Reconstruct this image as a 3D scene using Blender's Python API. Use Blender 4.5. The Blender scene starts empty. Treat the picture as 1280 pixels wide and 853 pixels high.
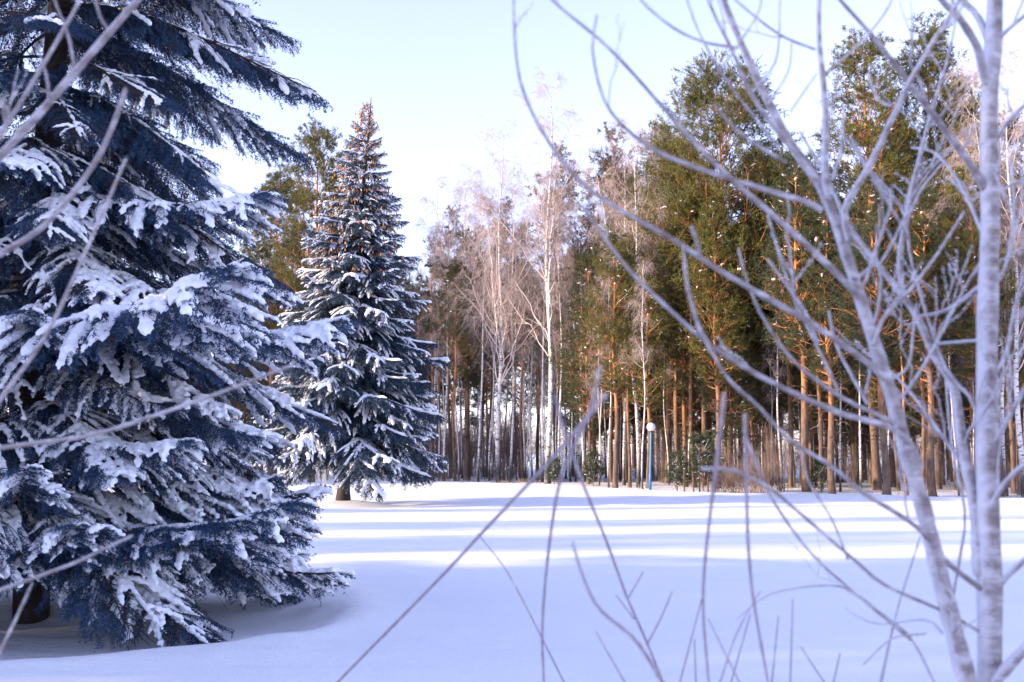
import bpy, math
import numpy as np

# ------------------------------------------------------------------ camera, sky, sun, exposure
scene = bpy.context.scene
COL = scene.collection
F = 1350.0                       # focal length in pixels of the 1280 px wide photograph
HOR = 566.0
CAMH = 2.2
PITCH = math.atan((HOR - 426.5) / F)
cam_data = bpy.data.cameras.new('camera')
cam = bpy.data.objects.new('camera', cam_data)
COL.objects.link(cam)
cam.location = (0, 0, CAMH)
cam.rotation_euler = (math.radians(90) + PITCH, 0, 0)
cam_data.sensor_width = 36.0
cam_data.lens = F / 1280.0 * 36.0
cam_data.clip_start = 0.05
cam_data.clip_end = 6000
cam_data.dof.use_dof = True
cam_data.dof.focus_distance = 52.0
cam_data.dof.aperture_fstop = 4.2
scene.camera = cam

SUN_EL = math.radians(13.0)
SUN_A = math.radians(13.0)       # how far the sun stands behind the left shoulder
to_sun = np.array([-math.cos(SUN_A) * math.cos(SUN_EL), -math.sin(SUN_A) * math.cos(SUN_EL), math.sin(SUN_EL)])
world = bpy.data.worlds.new('World')
scene.world = world
world.use_nodes = True
wn = world.node_tree
for n in list(wn.nodes):
    wn.nodes.remove(n)
w_out = wn.nodes.new('ShaderNodeOutputWorld')
w_bg = wn.nodes.new('ShaderNodeBackground')
w_sky = wn.nodes.new('ShaderNodeTexSky')
w_sky.sky_type = 'NISHITA'
w_sky.sun_disc = False
w_sky.sun_elevation = SUN_EL
# NISHITA: rotation 0 puts the sun towards +Y, growing clockwise seen from above
w_sky.sun_rotation = math.atan2(to_sun[0], to_sun[1])
w_sky.air_density = 1.0
w_sky.dust_density = 0.25
w_sky.ozone_density = 2.0
w_bg.inputs['Strength'].default_value = 0.15
w_hs = wn.nodes.new('ShaderNodeHueSaturation')
w_hs.inputs['Saturation'].default_value = 0.60
w_tint = wn.nodes.new('ShaderNodeMix')
w_tint.data_type = 'RGBA'
w_tint.blend_type = 'MULTIPLY'
w_tint.inputs[0].default_value = 1.0
w_tint.inputs[7].default_value = (1.0, 0.945, 1.26, 1.0)    # the photograph's cool, slightly violet white balance
wn.links.new(w_sky.outputs[0], w_hs.inputs['Color'])
wn.links.new(w_hs.outputs[0], w_tint.inputs[6])
wn.links.new(w_tint.outputs[2], w_bg.inputs[0])
wn.links.new(w_bg.outputs[0], w_out.inputs[0])

sun_data = bpy.data.lights.new('sun', 'SUN')
sun_data.energy = 3.6
sun_data.angle = math.radians(1.2)
sun_data.color = (1.0, 0.80, 0.58)
sun = bpy.data.objects.new('sun', sun_data)
COL.objects.link(sun)
from mathutils import Vector, Euler
sun.rotation_euler = Vector(to_sun).to_track_quat('Z', 'Y').to_euler()
sun.location = (-40, -20, 30)

vs = scene.view_settings
scene.display_settings.display_device = 'sRGB'
vs.view_transform = 'Standard'
vs.look = 'None'
vs.exposure = 1.70
vs.gamma = 1.0
scene.cycles.max_bounces = 5
scene.cycles.diffuse_bounces = 3
scene.cycles.use_denoising = True

# ------------------------------------------------------------------ helpers
SP, CP = math.sin(PITCH), math.cos(PITCH)


def at(px, py, depth):
    """photo pixel and distance along the ground -> world point"""
    r = (px - 640.0) / F
    u = (426.5 - py) / F
    y = CP - SP * u
    z = SP + CP * u
    k = depth / y
    return np.array([r * k, depth, CAMH + z * k])


def ztop(py, depth):
    return at(640, py, depth)[2]


def nrm(v):
    return v / np.maximum(np.linalg.norm(v, axis=-1, keepdims=True), 1e-9)


class Geo:
    def __init__(self):
        self.v, self.f, self.n = [], [], 0

    def add(self, v, f):
        v = np.asarray(v, np.float32).reshape(-1, 3)
        f = np.asarray(f, np.int64)
        self.v.append(v)
        self.f.append(f + self.n)
        self.n += len(v)

    def arrays(self):
        V = np.concatenate(self.v) if self.v else np.zeros((0, 3), np.float32)
        return V, self.f

    def mesh(self, name, mat, smooth=False):
        me = bpy.data.meshes.new(name)
        V, fs = self.arrays()
        me.vertices.add(len(V))
        me.vertices.foreach_set('co', V.ravel())
        loops = np.concatenate([f.ravel() for f in fs]).astype(np.int32)
        totals = np.concatenate([np.full(len(f), f.shape[1], np.int32) for f in fs])
        starts = np.concatenate([[0], np.cumsum(totals)[:-1]]).astype(np.int32)
        me.loops.add(len(loops))
        me.loops.foreach_set('vertex_index', loops)
        me.polygons.add(len(totals))
        me.polygons.foreach_set('loop_start', starts)
        me.polygons.foreach_set('loop_total', totals)
        if smooth:
            me.polygons.foreach_set('use_smooth', np.ones(len(totals), bool))
        me.materials.append(mat)
        me.update(calc_edges=True)
        me.validate()
        return me


def link(name, me, parent=None, loc=None):
    o = bpy.data.objects.new(name, me)
    if name in ('snow_load', 'hoarfrost'):
        o['kind'] = 'stuff'
    COL.objects.link(o)
    if parent is not None:
        o.parent = parent
    if loc is not None:
        o.location = loc
    return o


def tag(o, label=None, cat=None, group=None, kind=None):
    if label:
        o['label'] = label
    if cat:
        o['category'] = cat
    if group:
        o['group'] = group
    if kind:
        o['kind'] = kind
    return o


def empty(name, loc, label, cat, group=None, rz=0.0, s=1.0):
    o = bpy.data.objects.new(name, None)
    COL.objects.link(o)
    o.location = loc
    o.rotation_euler = (0, 0, rz)
    o.scale = (s, s, s)
    o.empty_display_size = 0.3
    return tag(o, label, cat, group)


def tubes(geo, P, R, S=5, flat=1.0):
    """P (B,N,3) centre lines, R (B,N) radii; flat < 1 squashes the section vertically"""
    P = np.asarray(P, float)
    R = np.asarray(R, float)
    B, N, _ = P.shape
    if B == 0:
        return
    T = nrm(np.gradient(P, axis=1))
    mean = nrm(P[:, -1] - P[:, 0])
    ref = np.where(np.abs(mean[:, 2:3]) > 0.85, np.array([[1.0, 0.13, 0.0]]), np.array([[0.0, 0.0, 1.0]]))
    side = nrm(np.cross(T, ref[:, None, :]))
    up = nrm(np.cross(side, T))
    a = np.arange(S) * 2 * math.pi / S
    c, s = np.cos(a), np.sin(a)
    V = P[:, :, None, :] + R[:, :, None, None] * (c[None, None, :, None] * side[:, :, None, :]
                                                + flat * s[None, None, :, None] * up[:, :, None, :])
    b = np.arange(B)[:, None, None] * N * S
    n = np.arange(N - 1)[None, :, None] * S
    k = np.arange(S)[None, None, :]
    k2 = (k + 1) % S
    q = np.stack([b + n + k, b + n + k2, b + n + S + k2, b + n + S + k], -1).reshape(-1, 4)
    geo.add(V.reshape(-1, 3), q)


def caps(geo, P, R, S, flat=1.0):
    pass


def needles(geo, P0, P1, per_m, length, width, rng, spread=0.9, fwd=0.6, minimum=1):
    """thin triangles standing round the line from P0 to P1"""
    D = P1 - P0
    Ls = np.linalg.norm(D, axis=1)
    cnt = np.maximum(minimum, np.round(Ls * per_m + rng.random(len(Ls)) - 0.5)).astype(int)
    idx = np.repeat(np.arange(len(Ls)), cnt)
    n = len(idx)
    t = rng.random(n)[:, None]
    base = P0[idx] + D[idx] * t
    T = nrm(D[idx])
    rv = nrm(rng.normal(size=(n, 3)))
    perp = nrm(np.cross(T, rv))
    d = nrm(T * fwd + perp * spread)
    ln = (length * (0.7 + 0.6 * rng.random(n)))[:, None]
    w = nrm(np.cross(d, nrm(rng.normal(size=(n, 3))))) * width * 0.5
    V = np.stack([base - w, base + w, base + d * ln], 1).reshape(-1, 3)
    geo.add(V, np.arange(3 * n).reshape(-1, 3))


def interp(P, t):
    """P (B,N,3) and t (B,) in 0..1 -> point and tangent on each line"""
    B, N, _ = P.shape
    x = np.clip(t, 0, 0.9999) * (N - 1)
    i = x.astype(int)
    f = (x - i)[:, None]
    a = P[np.arange(B), i]
    b = P[np.arange(B), i + 1]
    return a * (1 - f) + b * f, nrm(b - a)


def grow(rng, P, R, n, t0, t1, ang, angsd, lenf, N=5, up=0.0, droop=0.0, rr=0.5, rmin=0.004, wig=0.04, taper=0.25,
         az=None):
    """grow n children on every line; returns (P2,R2,t,parent index)"""
    B = len(P)
    idx = np.repeat(np.arange(B), n)
    M = len(idx)
    t = t0 + (t1 - t0) * rng.random(M)
    base, T = interp(P[idx], t)
    plen = np.linalg.norm(np.diff(P, axis=1), axis=2).sum(1)[idx]
    L = lenf(t, plen) * (0.75 + 0.5 * rng.random(M))
    if az is None:
        rv = nrm(rng.normal(size=(M, 3)))
        perp = nrm(np.cross(T, rv))
    else:
        a = az(M)
        rv = np.stack([np.cos(a), np.sin(a), 0 * a], 1)
        perp = nrm(rv - T * (rv * T).sum(1, keepdims=True))
    A = np.radians(ang + angsd * rng.normal(size=M))[:, None]
    d = nrm(T * np.cos(A) + perp * np.sin(A) + np.array([0, 0, up]))
    s = np.linspace(0, 1, N)[None, :, None]
    P2 = base[:, None, :] + d[:, None, :] * L[:, None, None] * s
    P2[:, :, 2] -= (droop * L)[:, None] * s[:, :, 0] ** 2 if np.ndim(droop) == 0 else (droop * L)[:, None] * s[:, :, 0] ** 2
    w = np.cumsum(rng.normal(size=(M, N, 3)) * wig * L[:, None, None], axis=1)
    w -= w[:, :1]
    P2 = P2 + w
    x = np.clip(t, 0, 0.9999) * (P.shape[1] - 1)
    rb = R[idx, x.astype(int)] * rr
    rb = np.maximum(rb, rmin)
    R2 = rb[:, None] * (1 - (1 - taper) * s[:, :, 0])
    return P2, R2, t, idx


def seg(P):
    return P[:, :-1].reshape(-1, 3), P[:, 1:].reshape(-1, 3)


# ------------------------------------------------------------------ materials
def material(name):
    m = bpy.data.materials.new(name)
    m.use_nodes = True
    nt = m.node_tree
    b = nt.nodes['Principled BSDF']
    return m, nt, b


def node(nt, kind, **kw):
    n = nt.nodes.new(kind)
    for k, v in kw.items():
        setattr(n, k, v)
    return n


def noise_ramp(nt, scale, stops, detail=4, rough=0.6, vec=None, obj=True, stretch=None):
    tc = node(nt, 'ShaderNodeTexCoord')
    no = node(nt, 'ShaderNodeTexNoise')
    no.inputs['Scale'].default_value = scale
    no.inputs['Detail'].default_value = detail
    no.inputs['Roughness'].default_value = rough
    src = tc.outputs['Object']
    if stretch:
        mp = node(nt, 'ShaderNodeMapping')
        mp.inputs['Scale'].default_value = stretch
        nt.links.new(src, mp.inputs[0])
        src = mp.outputs[0]
    nt.links.new(src, no.inputs['Vector'])
    r = node(nt, 'ShaderNodeValToRGB')
    el = r.color_ramp.elements
    while len(el) > 1:
        el.remove(el[-1])
    el[0].position, el[0].color = stops[0][0], (*stops[0][1], 1)
    for p, c in stops[1:]:
        e = el.new(p)
        e.color = (*c, 1)
    nt.links.new(no.outputs['Fac'], r.inputs[0])
    return r, no, src


def bump(nt, b, src, strength, dist):
    bp = node(nt, 'ShaderNodeBump')
    bp.inputs['Strength'].default_value = strength
    bp.inputs['Distance'].default_value = dist
    nt.links.new(src, bp.inputs['Height'])
    nt.links.new(bp.outputs[0], b.inputs['Normal'])
    return bp


# snow of the field
m_snow, nt, b = material('snow_field')
r, no, src = noise_ramp(nt, 0.35, [(0.3, (0.84, 0.86, 0.91)), (0.7, (0.88, 0.89, 0.92))], detail=3)
nt.links.new(r.outputs[0], b.inputs['Base Color'])
b.inputs['Roughness'].default_value = 0.75
b.inputs['Specular IOR Level'].default_value = 0.25
n1 = node(nt, 'ShaderNodeTexNoise')
n1.inputs['Scale'].default_value = 1.0
n1.inputs['Detail'].default_value = 7
n1.inputs['Roughness'].default_value = 0.62
mp = node(nt, 'ShaderNodeMapping')
mp.inputs['Scale'].default_value = (0.55, 1.7, 1.0)
tc = node(nt, 'ShaderNodeTexCoord')
nt.links.new(tc.outputs['Object'], mp.inputs[0])
nt.links.new(mp.outputs[0], n1.inputs['Vector'])
n2 = node(nt, 'ShaderNodeTexNoise')
n2.inputs['Scale'].default_value = 38
n2.inputs['Detail'].default_value = 3
nt.links.new(tc.outputs['Object'], n2.inputs['Vector'])
ad = node(nt, 'ShaderNodeMath', operation='MULTIPLY_ADD')
nt.links.new(n2.outputs['Fac'], ad.inputs[0])
ad.inputs[1].default_value = 0.16
nt.links.new(n1.outputs['Fac'], ad.inputs[2])
bump(nt, b, ad.outputs[0], 0.9, 0.12)

# snow lying on branches
m_bsnow, nt, b = material('snow_on_branches')
b.inputs['Base Color'].default_value = (0.86, 0.875, 0.92, 1)
b.inputs['Roughness'].default_value = 0.8
b.inputs['Specular IOR Level'].default_value = 0.2
n2 = node(nt, 'ShaderNodeTexNoise')
n2.inputs['Scale'].default_value = 22
n2.inputs['Detail'].default_value = 4
tc = node(nt, 'ShaderNodeTexCoord')
nt.links.new(tc.outputs['Object'], n2.inputs['Vector'])
bump(nt, b, n2.outputs['Fac'], 0.35, 0.02)


def foliage(name, stops, scale):
    m, nt, b = material(name)
    r, no, src = noise_ramp(nt, scale, stops, detail=5, rough=0.7)
    nt.links.new(r.outputs[0], b.inputs['Base Color'])
    b.inputs['Roughness'].default_value = 0.55
    b.inputs['Specular IOR Level'].default_value = 0.35
    return m


m_spruce = foliage('blue_spruce_needles', [(0.32, (0.075, 0.042, 0.030)), (0.41, (0.020, 0.044, 0.088)), (0.55, (0.026, 0.066, 0.140)), (0.72, (0.055, 0.105, 0.185))], 2.4)
m_spruce2 = foliage('spruce_needles', [(0.3, (0.016, 0.036, 0.062)), (0.55, (0.026, 0.054, 0.092)), (0.75, (0.050, 0.074, 0.088))], 1.1)
m_pine = foliage('pine_needles', [(0.3, (0.050, 0.060, 0.012)), (0.5, (0.100, 0.100, 0.018)), (0.72, (0.17, 0.135, 0.024))], 0.9)
m_pine_dark = foliage('dark_pine_needles', [(0.3, (0.026, 0.042, 0.018)), (0.55, (0.050, 0.066, 0.022)), (0.75, (0.085, 0.085, 0.026))], 0.9)
m_rust = foliage('rusty_needles', [(0.3, (0.07, 0.050, 0.034)), (0.5, (0.13, 0.088, 0.052)), (0.72, (0.12, 0.11, 0.055))], 1.0)


def bark(name, stops, scale, stretch, bs=0.6, bd=0.02, rough=0.85):
    m, nt, b = material(name)
    r, no, src = noise_ramp(nt, scale, stops, detail=6, rough=0.65, stretch=stretch)
    nt.links.new(r.outputs[0], b.inputs['Base Color'])
    b.inputs['Roughness'].default_value = rough
    b.inputs['Specular IOR Level'].default_value = 0.2
    bump(nt, b, no.outputs['Fac'], bs, bd)
    return m, nt, b, r


m_spbark = bark('spruce_bark', [(0.3, (0.022, 0.018, 0.018)), (0.6, (0.055, 0.042, 0.038)), (0.8, (0.10, 0.08, 0.074))], 9, (1, 1, 0.35))[0]
# pine bark: dark plated foot, orange flaking top; changes with the height on the stem, as on the living tree
m_pinebark, nt, b, r = bark('pine_bark', [(0.3, (0.055, 0.036, 0.028)), (0.55, (0.15, 0.10, 0.075)), (0.8, (0.25, 0.18, 0.14))], 3.5, (1, 1, 0.3), 0.8, 0.05)
r2, no2, _ = noise_ramp(nt, 2.6, [(0.36, (0.12, 0.062, 0.036)), (0.5, (0.42, 0.18, 0.062)), (0.7, (0.60, 0.29, 0.11))], detail=5, stretch=(1, 1, 0.4))
tc = node(nt, 'ShaderNodeTexCoord')
sx = node(nt, 'ShaderNodeSeparateXYZ')
nt.links.new(tc.outputs['Object'], sx.inputs[0])
mr = node(nt, 'ShaderNodeMapRange')
mr.inputs['From Min'].default_value = 4.5
mr.inputs['From Max'].default_value = 13.0
nt.links.new(sx.outputs['Z'], mr.inputs['Value'])
mx = node(nt, 'ShaderNodeMix', data_type='RGBA')
nt.links.new(mr.outputs[0], mx.inputs[0])
nt.links.new(r.outputs[0], mx.inputs[6])
nt.links.new(r2.outputs[0], mx.inputs[7])
nt.links.new(mx.outputs[2], b.inputs['Base Color'])

m_birch, nt, b, r = bark('birch_bark', [(0.0, (0.03, 0.027, 0.027)), (0.40, (0.05, 0.045, 0.045)), (0.455, (0.58, 0.54, 0.52)), (0.8, (0.80, 0.78, 0.76))], 3.2, (1, 1, 3.5), 0.2, 0.01)
r2, no2, _ = noise_ramp(nt, 4, [(0.3, (0.03, 0.026, 0.026)), (0.6, (0.10, 0.09, 0.088)), (0.75, (0.5, 0.46, 0.45))], detail=6)
tc = node(nt, 'ShaderNodeTexCoord')
sx = node(nt, 'ShaderNodeSeparateXYZ')
nt.links.new(tc.outputs['Object'], sx.inputs[0])
mr = node(nt, 'ShaderNodeMapRange')
mr.inputs['From Min'].default_value = 0.9
mr.inputs['From Max'].default_value = 2.6
nt.links.new(sx.outputs['Z'], mr.inputs['Value'])
mx = node(nt, 'ShaderNodeMix', data_type='RGBA')
nt.links.new(mr.outputs[0], mx.inputs[0])
nt.links.new(r2.outputs[0], mx.inputs[6])
nt.links.new(r.outputs[0], mx.inputs[7])
nt.links.new(mx.outputs[2], b.inputs['Base Color'])

m_bbranch = bark('birch_branch_bark', [(0.3, (0.42, 0.33, 0.29)), (0.7, (0.70, 0.62, 0.58))], 3, (1, 1, 1), 0.1, 0.01)[0]
m_btwig = bark('birch_twig_bark', [(0.3, (0.28, 0.20, 0.18)), (0.55, (0.48, 0.38, 0.34)), (0.75, (0.66, 0.60, 0.60))], 1.2, (1, 1, 1), 0.1, 0.01)[0]
m_brush = bark('brushwood_bark', [(0.3, (0.11, 0.075, 0.06)), (0.6, (0.24, 0.175, 0.15)), (0.8, (0.5, 0.44, 0.43))], 1.5, (1, 1, 1), 0.1, 0.01)[0]
m_frost, nt, b, r = bark('frosted_bark', [(0.34, (0.17, 0.135, 0.13)), (0.50, (0.30, 0.265, 0.27)), (0.66, (0.52, 0.50, 0.53))], 9, (1.3, 1.3, 4.0), 0.5, 0.004)
# rime grows on the windward (left) and upper faces and in patches
fr_, no_, _ = noise_ramp(nt, 34, [(0.35, (0, 0, 0)), (0.65, (1, 1, 1))], detail=6)
ge = node(nt, 'ShaderNodeNewGeometry')
dt = node(nt, 'ShaderNodeVectorMath', operation='DOT_PRODUCT')
nt.links.new(ge.outputs['Normal'], dt.inputs[0])
dt.inputs[1].default_value = (-0.75, 0.25, 0.45)
ma = node(nt, 'ShaderNodeMath', operation='MULTIPLY_ADD')
nt.links.new(dt.outputs['Value'], ma.inputs[0])
ma.inputs[1].default_value = 0.75
nt.links.new(no_.outputs['Fac'], ma.inputs[2])
mr = node(nt, 'ShaderNodeMapRange')
mr.inputs['From Min'].default_value = 0.42
mr.inputs['From Max'].default_value = 1.0
nt.links.new(ma.outputs[0], mr.inputs['Value'])
mx = node(nt, 'ShaderNodeMix', data_type='RGBA')
nt.links.new(mr.outputs[0], mx.inputs[0])
nt.links.new(r.outputs[0], mx.inputs[6])
mx.inputs[7].default_value = (0.66, 0.66, 0.73, 1)
nt.links.new(mx.outputs[2], b.inputs['Base Color'])
m_shoot = bark('shoot_bark', [(0.3, (0.22, 0.17, 0.19)), (0.6, (0.36, 0.31, 0.35)), (0.8, (0.62, 0.6, 0.66))], 30, (1, 1, 0.5), 0.3, 0.003)[0]
m_cone = bark('cone_scales', [(0.3, (0.32, 0.13, 0.05)), (0.7, (0.58, 0.29, 0.12))], 18, (1, 1, 1), 0.3, 0.01)[0]
m_grass = bark('dry_grass', [(0.3, (0.30, 0.20, 0.12)), (0.7, (0.55, 0.45, 0.36))], 2, (1, 1, 1), 0.1, 0.01)[0]
m_blue, nt, b = material('blue_paint')
r, no, src = noise_ramp(nt, 5, [(0.3, (0.010, 0.13, 0.36)), (0.7, (0.02, 0.20, 0.46))])
nt.links.new(r.outputs[0], b.inputs['Base Color'])
b.inputs['Roughness'].default_value = 0.45
m_globe, nt, b = material('white_globe')
r, no, src = noise_ramp(nt, 6, [(0.3, (0.72, 0.72, 0.72)), (0.7, (0.84, 0.84, 0.84))])
nt.links.new(r.outputs[0], b.inputs['Base Color'])
b.inputs['Roughness'].default_value = 0.25
m_wood = bark('old_wood', [(0.3, (0.07, 0.045, 0.032)), (0.7, (0.16, 0.10, 0.07))], 12, (1, 1, 0.3), 0.4, 0.01)[0]
m_postwhite = bark('whitewashed_post', [(0.3, (0.5, 0.48, 0.46)), (0.7, (0.76, 0.75, 0.74))], 6, (1, 1, 0.5), 0.3, 0.01)[0]

# ------------------------------------------------------------------ the ground
HD = 15.5
HERO = np.array([at(42, 566, HD)[0], HD])
MID = np.array([at(431, 566, 48.0)[0], 48.0])


def vnoise(x, y, s, seed):
    """smooth value noise"""
    rg = np.random.default_rng(seed)
    tab = rg.random((64, 64))
    u, v = x / s, y / s
    i, j = np.floor(u).astype(int), np.floor(v).astype(int)
    fu, fv = u - i, v - j
    fu, fv = fu * fu * (3 - 2 * fu), fv * fv * (3 - 2 * fv)
    g = lambda a, c: tab[a % 64, c % 64]
    return (g(i, j) * (1 - fu) + g(i + 1, j) * fu) * (1 - fv) + (g(i, j + 1) * (1 - fu) + g(i + 1, j + 1) * fu) * fv - 0.5


def edge_y(x):
    """distance of the field's far edge (the foot of the wood)"""
    return np.interp(x, [-60, -28, -12, 0, 8, 20, 30], [96, 92, 86, 76, 61.5, 55, 50])


def H(x, y):
    x = np.asarray(x, float)
    y = np.asarray(y, float)
    h = 0.30 * vnoise(x, y, 23, 1) + 0.10 * vnoise(x * 0.6, y * 1.6, 7, 2) + 0.035 * vnoise(x * 0.5, y * 1.8, 1.9, 3) + 0.012 * vnoise(x * 0.7, y * 2.2, 0.6, 4)
    h = h * np.clip((y - 2) / 12, 0.15, 1)
    h = h * np.where(y > 30, 0.55, 1.0)
    # hollow under the big spruce, with a soft wind lip on the camera's side
    dx, dy = x - HERO[0], y - HERO[1]
    ang = np.arctan2(dy, dx)
    rad = np.hypot(dx, dy) + 0.5 * np.sin(ang * 2 + 0.6) + 0.25 * np.sin(ang * 5)
    rad = rad + 0.5 * vnoise(x, y, 0.9, 15) + 0.25 * vnoise(x, y, 0.35, 16)
    h = h - 0.24 / (1 + np.exp((rad - 3.55 - 0.75 * np.cos(ang)) / 0.15)) * np.clip(0.75 - 0.45 * np.sin(ang), 0.1, 1) + 0.07 * np.exp(-((rad - 4.1 - 0.75 * np.cos(ang)) / 0.6) ** 2) * (np.sin(ang) < 0.6)
    # hollow round the middle spruce
    r2 = np.hypot(x - MID[0], (y - MID[1]))
    h = h + 0.16 * np.exp(-(r2 / 1.6) ** 2) - 0.12 * np.exp(-((r2 - 2.6) / 0.9) ** 2)
    # bank of ploughed snow along the edge of the wood
    e = y - edge_y(x)
    h = h + 0.16 * np.exp(-((e + 1.5) / 1.6) ** 2) * (0.7 + 1.2 * vnoise(x, y, 3, 8))
    inside = 1 / (1 + np.exp(-(e - 1) / 0.8))
    h = h + inside * (0.14 * vnoise(x, y, 2.2, 6) + 0.08 * vnoise(x, y, 0.8, 9) - 0.05)
    return h


def spaced(lo, hi, fine_lo, fine_hi, step, grow_=1.09):
    pts = list(np.arange(fine_lo, fine_hi + step, step))
    s = step
    while pts[-1] < hi:
        s *= grow_
        pts.append(pts[-1] + s)
    s = step
    lo_pts = [fine_lo]
    while lo_pts[-1] > lo:
        s *= grow_
        lo_pts.append(lo_pts[-1] - s)
    return np.array(lo_pts[::-1][:-1] + pts)


gx = spaced(-2500, 2500, -14, 14, 0.16, 1.045)
gy = spaced(-300, 4500, 9, 30, 0.16, 1.03)
GX, GY = np.meshgrid(gx, gy)
GZ = H(GX, GY)
far = np.clip((np.hypot(GX, GY) - 160) / 400, 0, 1)
GZ = GZ * (1 - far)
g = Geo()
ny, nx = GX.shape
ii = (np.arange(ny - 1)[:, None] * nx + np.arange(nx - 1)[None, :]).ravel()
g.add(np.stack([GX, GY, GZ], -1).reshape(-1, 3), np.stack([ii, ii + 1, ii + nx + 1, ii + nx], 1))
ground = link('snow_ground', g.mesh('snow_ground', m_snow, True))
tag(ground, 'snow covered field and forest floor', None, None, 'structure')


def gz(x, y):
    return float(H(x, y))


# ------------------------------------------------------------------ spruces
def frond(seed, L=4.5, sp2=0.11, sp3=0.075, nd=80, nlen=0.045, nwid=0.015, side=0.30, sw=0.062, hang=0.25, snowy=0.75,
          curve=(-0.05, -0.72, 0.42), l3=0.24, S2=3):
    """one spruce bough along +X: wood, needles, snow as arrays"""
    rng = np.random.default_rng(seed)
    wood, leaf, snow = Geo(), Geo(), Geo()
    t = np.linspace(0, 1, 16)
    a, bb, c = np.array(curve) * (1 + 0.15 * rng.normal(size=3))
    M = np.stack([t * L, 0.06 * L * np.sin(t * 3 + rng.random() * 6) * t, L * (a * t + bb * t ** 2 + c * t ** 3)], 1)[None]
    tubes(wood, M, (0.045 * (L / 4.5) * (1 - 0.85 * t))[None], 5)
    segs0, segs1 = [], []
    s0, s1 = seg(M[:, 5:])
    segs0.append(s0), segs1.append(s1)
    P2s, keep = [], []
    n2 = int(L * 0.88 / sp2)
    N2 = 7
    s = np.linspace(0, 1, N2)
    snowfield = rng.random(12)
    l3P, l3par = [], []
    for side_ in (-1, 1):
        for k in range(n2):
            tt = 0.10 + 0.88 * (k + rng.random() * 0.7) / n2
            p, T = interp(M, np.array([tt]))
            p, T = p[0], T[0]
            l = L * side * (1 - tt) ** 0.62 * min(1, 0.35 + tt / 0.32) * (0.7 + 0.55 * rng.random()) + 0.14
            an = math.radians(58 - 18 * tt + 9 * rng.normal())
            d = np.array([T[0] * math.cos(an) , side_ * math.sin(an), 0.0])
            d[2] = T[2] * 0.55 + 0.10 * rng.normal()
            d = d / np.linalg.norm(d)
            q = p + d * l * s[:, None]
            q[:, 0] += 0.12 * l * s ** 2
            q[:, 2] -= (0.30 + 0.2 * rng.random()) * l * s ** 1.7
            q += np.cumsum(rng.normal(size=(N2, 3)) * 0.012 * l, axis=0)
            P2s.append(q)
            P2t = tt
            f = snowfield[int(tt * 11)] * 0.55 + rng.random() * 0.45
            sn = (f < snowy) and tt > 0.12
            keep.append(sn)
            n3 = max(1, int(l / sp3))
            for j in range(n3):
                for sd in (-1, 1):
                    u = 0.08 + 0.9 * (j + rng.random()) / n3
                    x = u * (N2 - 1)
                    i0 = min(int(x), N2 - 2)
                    b0 = q[i0] * (1 - (x - i0)) + q[i0 + 1] * (x - i0)
                    TT = q[i0 + 1] - q[i0]
                    TT = TT / np.linalg.norm(TT)
                    lat = np.array([-TT[1], TT[0], 0.0]) * sd
                    h = rng.random() < hang
                    dd = TT * 0.75 + lat * 0.62 + np.array([0, 0, -0.12 + 0.12 * rng.normal()])
                    if h:
                        dd = TT * 0.35 + lat * 0.25 + np.array([0, 0, -1.0])
                    dd = dd / np.linalg.norm(dd)
                    ll = l3 * (1.05 - 0.6 * u) * (0.6 + 0.7 * rng.random()) * min(1, 0.4 + l)
                    if h:
                        ll *= 1.25
                    e = b0 + dd * ll
                    mid = b0 + dd * ll * 0.5 + np.array([0, 0, 0.03 * ll])
                    l3P.append((b0, mid, e - np.array([0, 0, 0.12 * ll])))
                    l3par.append(sn and not h)
    P2 = np.array(P2s)
    tubes(wood, P2, np.broadcast_to(0.011 * (L / 4.5) * (1 - 0.7 * s), (len(P2), N2)), S2)
    P3 = np.array(l3P)
    s0, s1 = seg(P2)
    segs0.append(s0), segs1.append(s1)
    s0, s1 = seg(P3)
    segs0.append(s0), segs1.append(s1)
    needles(leaf, np.concatenate(segs0), np.concatenate(segs1), nd, nlen, nwid, rng)
    # snow fingers on the branchlets
    K = np.array(keep)
    Q = P2[K]
    B = len(Q)
    if B:
        w = sw * (0.75 + 0.6 * rng.random((B, 1))) * (0.7 + 0.6 * rng.random((B, N2)))
        w[:, 0] *= 0.6
        w[:, -1] *= 0.75
        Q = Q.copy()
        Q[:, :, 2] += w * 0.55
        # extra end points close the tube softly
        st = Q[:, :1] - (Q[:, 1:2] - Q[:, :1]) * 0.12 - np.array([0, 0, 0.01])
        en = Q[:, -1:] + (Q[:, -1:] - Q[:, -2:-1]) * 0.35 - np.array([0, 0, sw * 0.35])
        Q = np.concatenate([st, Q, en], 1)
        w = np.concatenate([w[:, :1] * 0.1, w, w[:, -1:] * 0.12], 1)
        tubes(snow, Q, w, 8, 0.72)
    K3 = np.array(l3par) & (rng.random(len(l3par)) < 0.45)
    Q = P3[K3]
    B = len(Q)
    if B:
        fr = np.array([-0.05, 0.12, 0.5, 0.85, 1.0])
        Qi = np.stack([Q[:, 0] * (1 - min(1, 2 * f)) + Q[:, 1] * (min(1, 2 * f) - max(0, 2 * f - 1)) + Q[:, 2] * max(0, 2 * f - 1) for f in fr], 1)
        w = sw * 0.72 * (0.65 + 0.6 * rng.random((B, 1))) * np.array([0.1, 0.8, 1.1, 0.85, 0.1])[None]
        Qi[:, :, 2] += w * 0.6 + 0.004
        tubes(snow, Qi, w, 7, 0.72)
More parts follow.
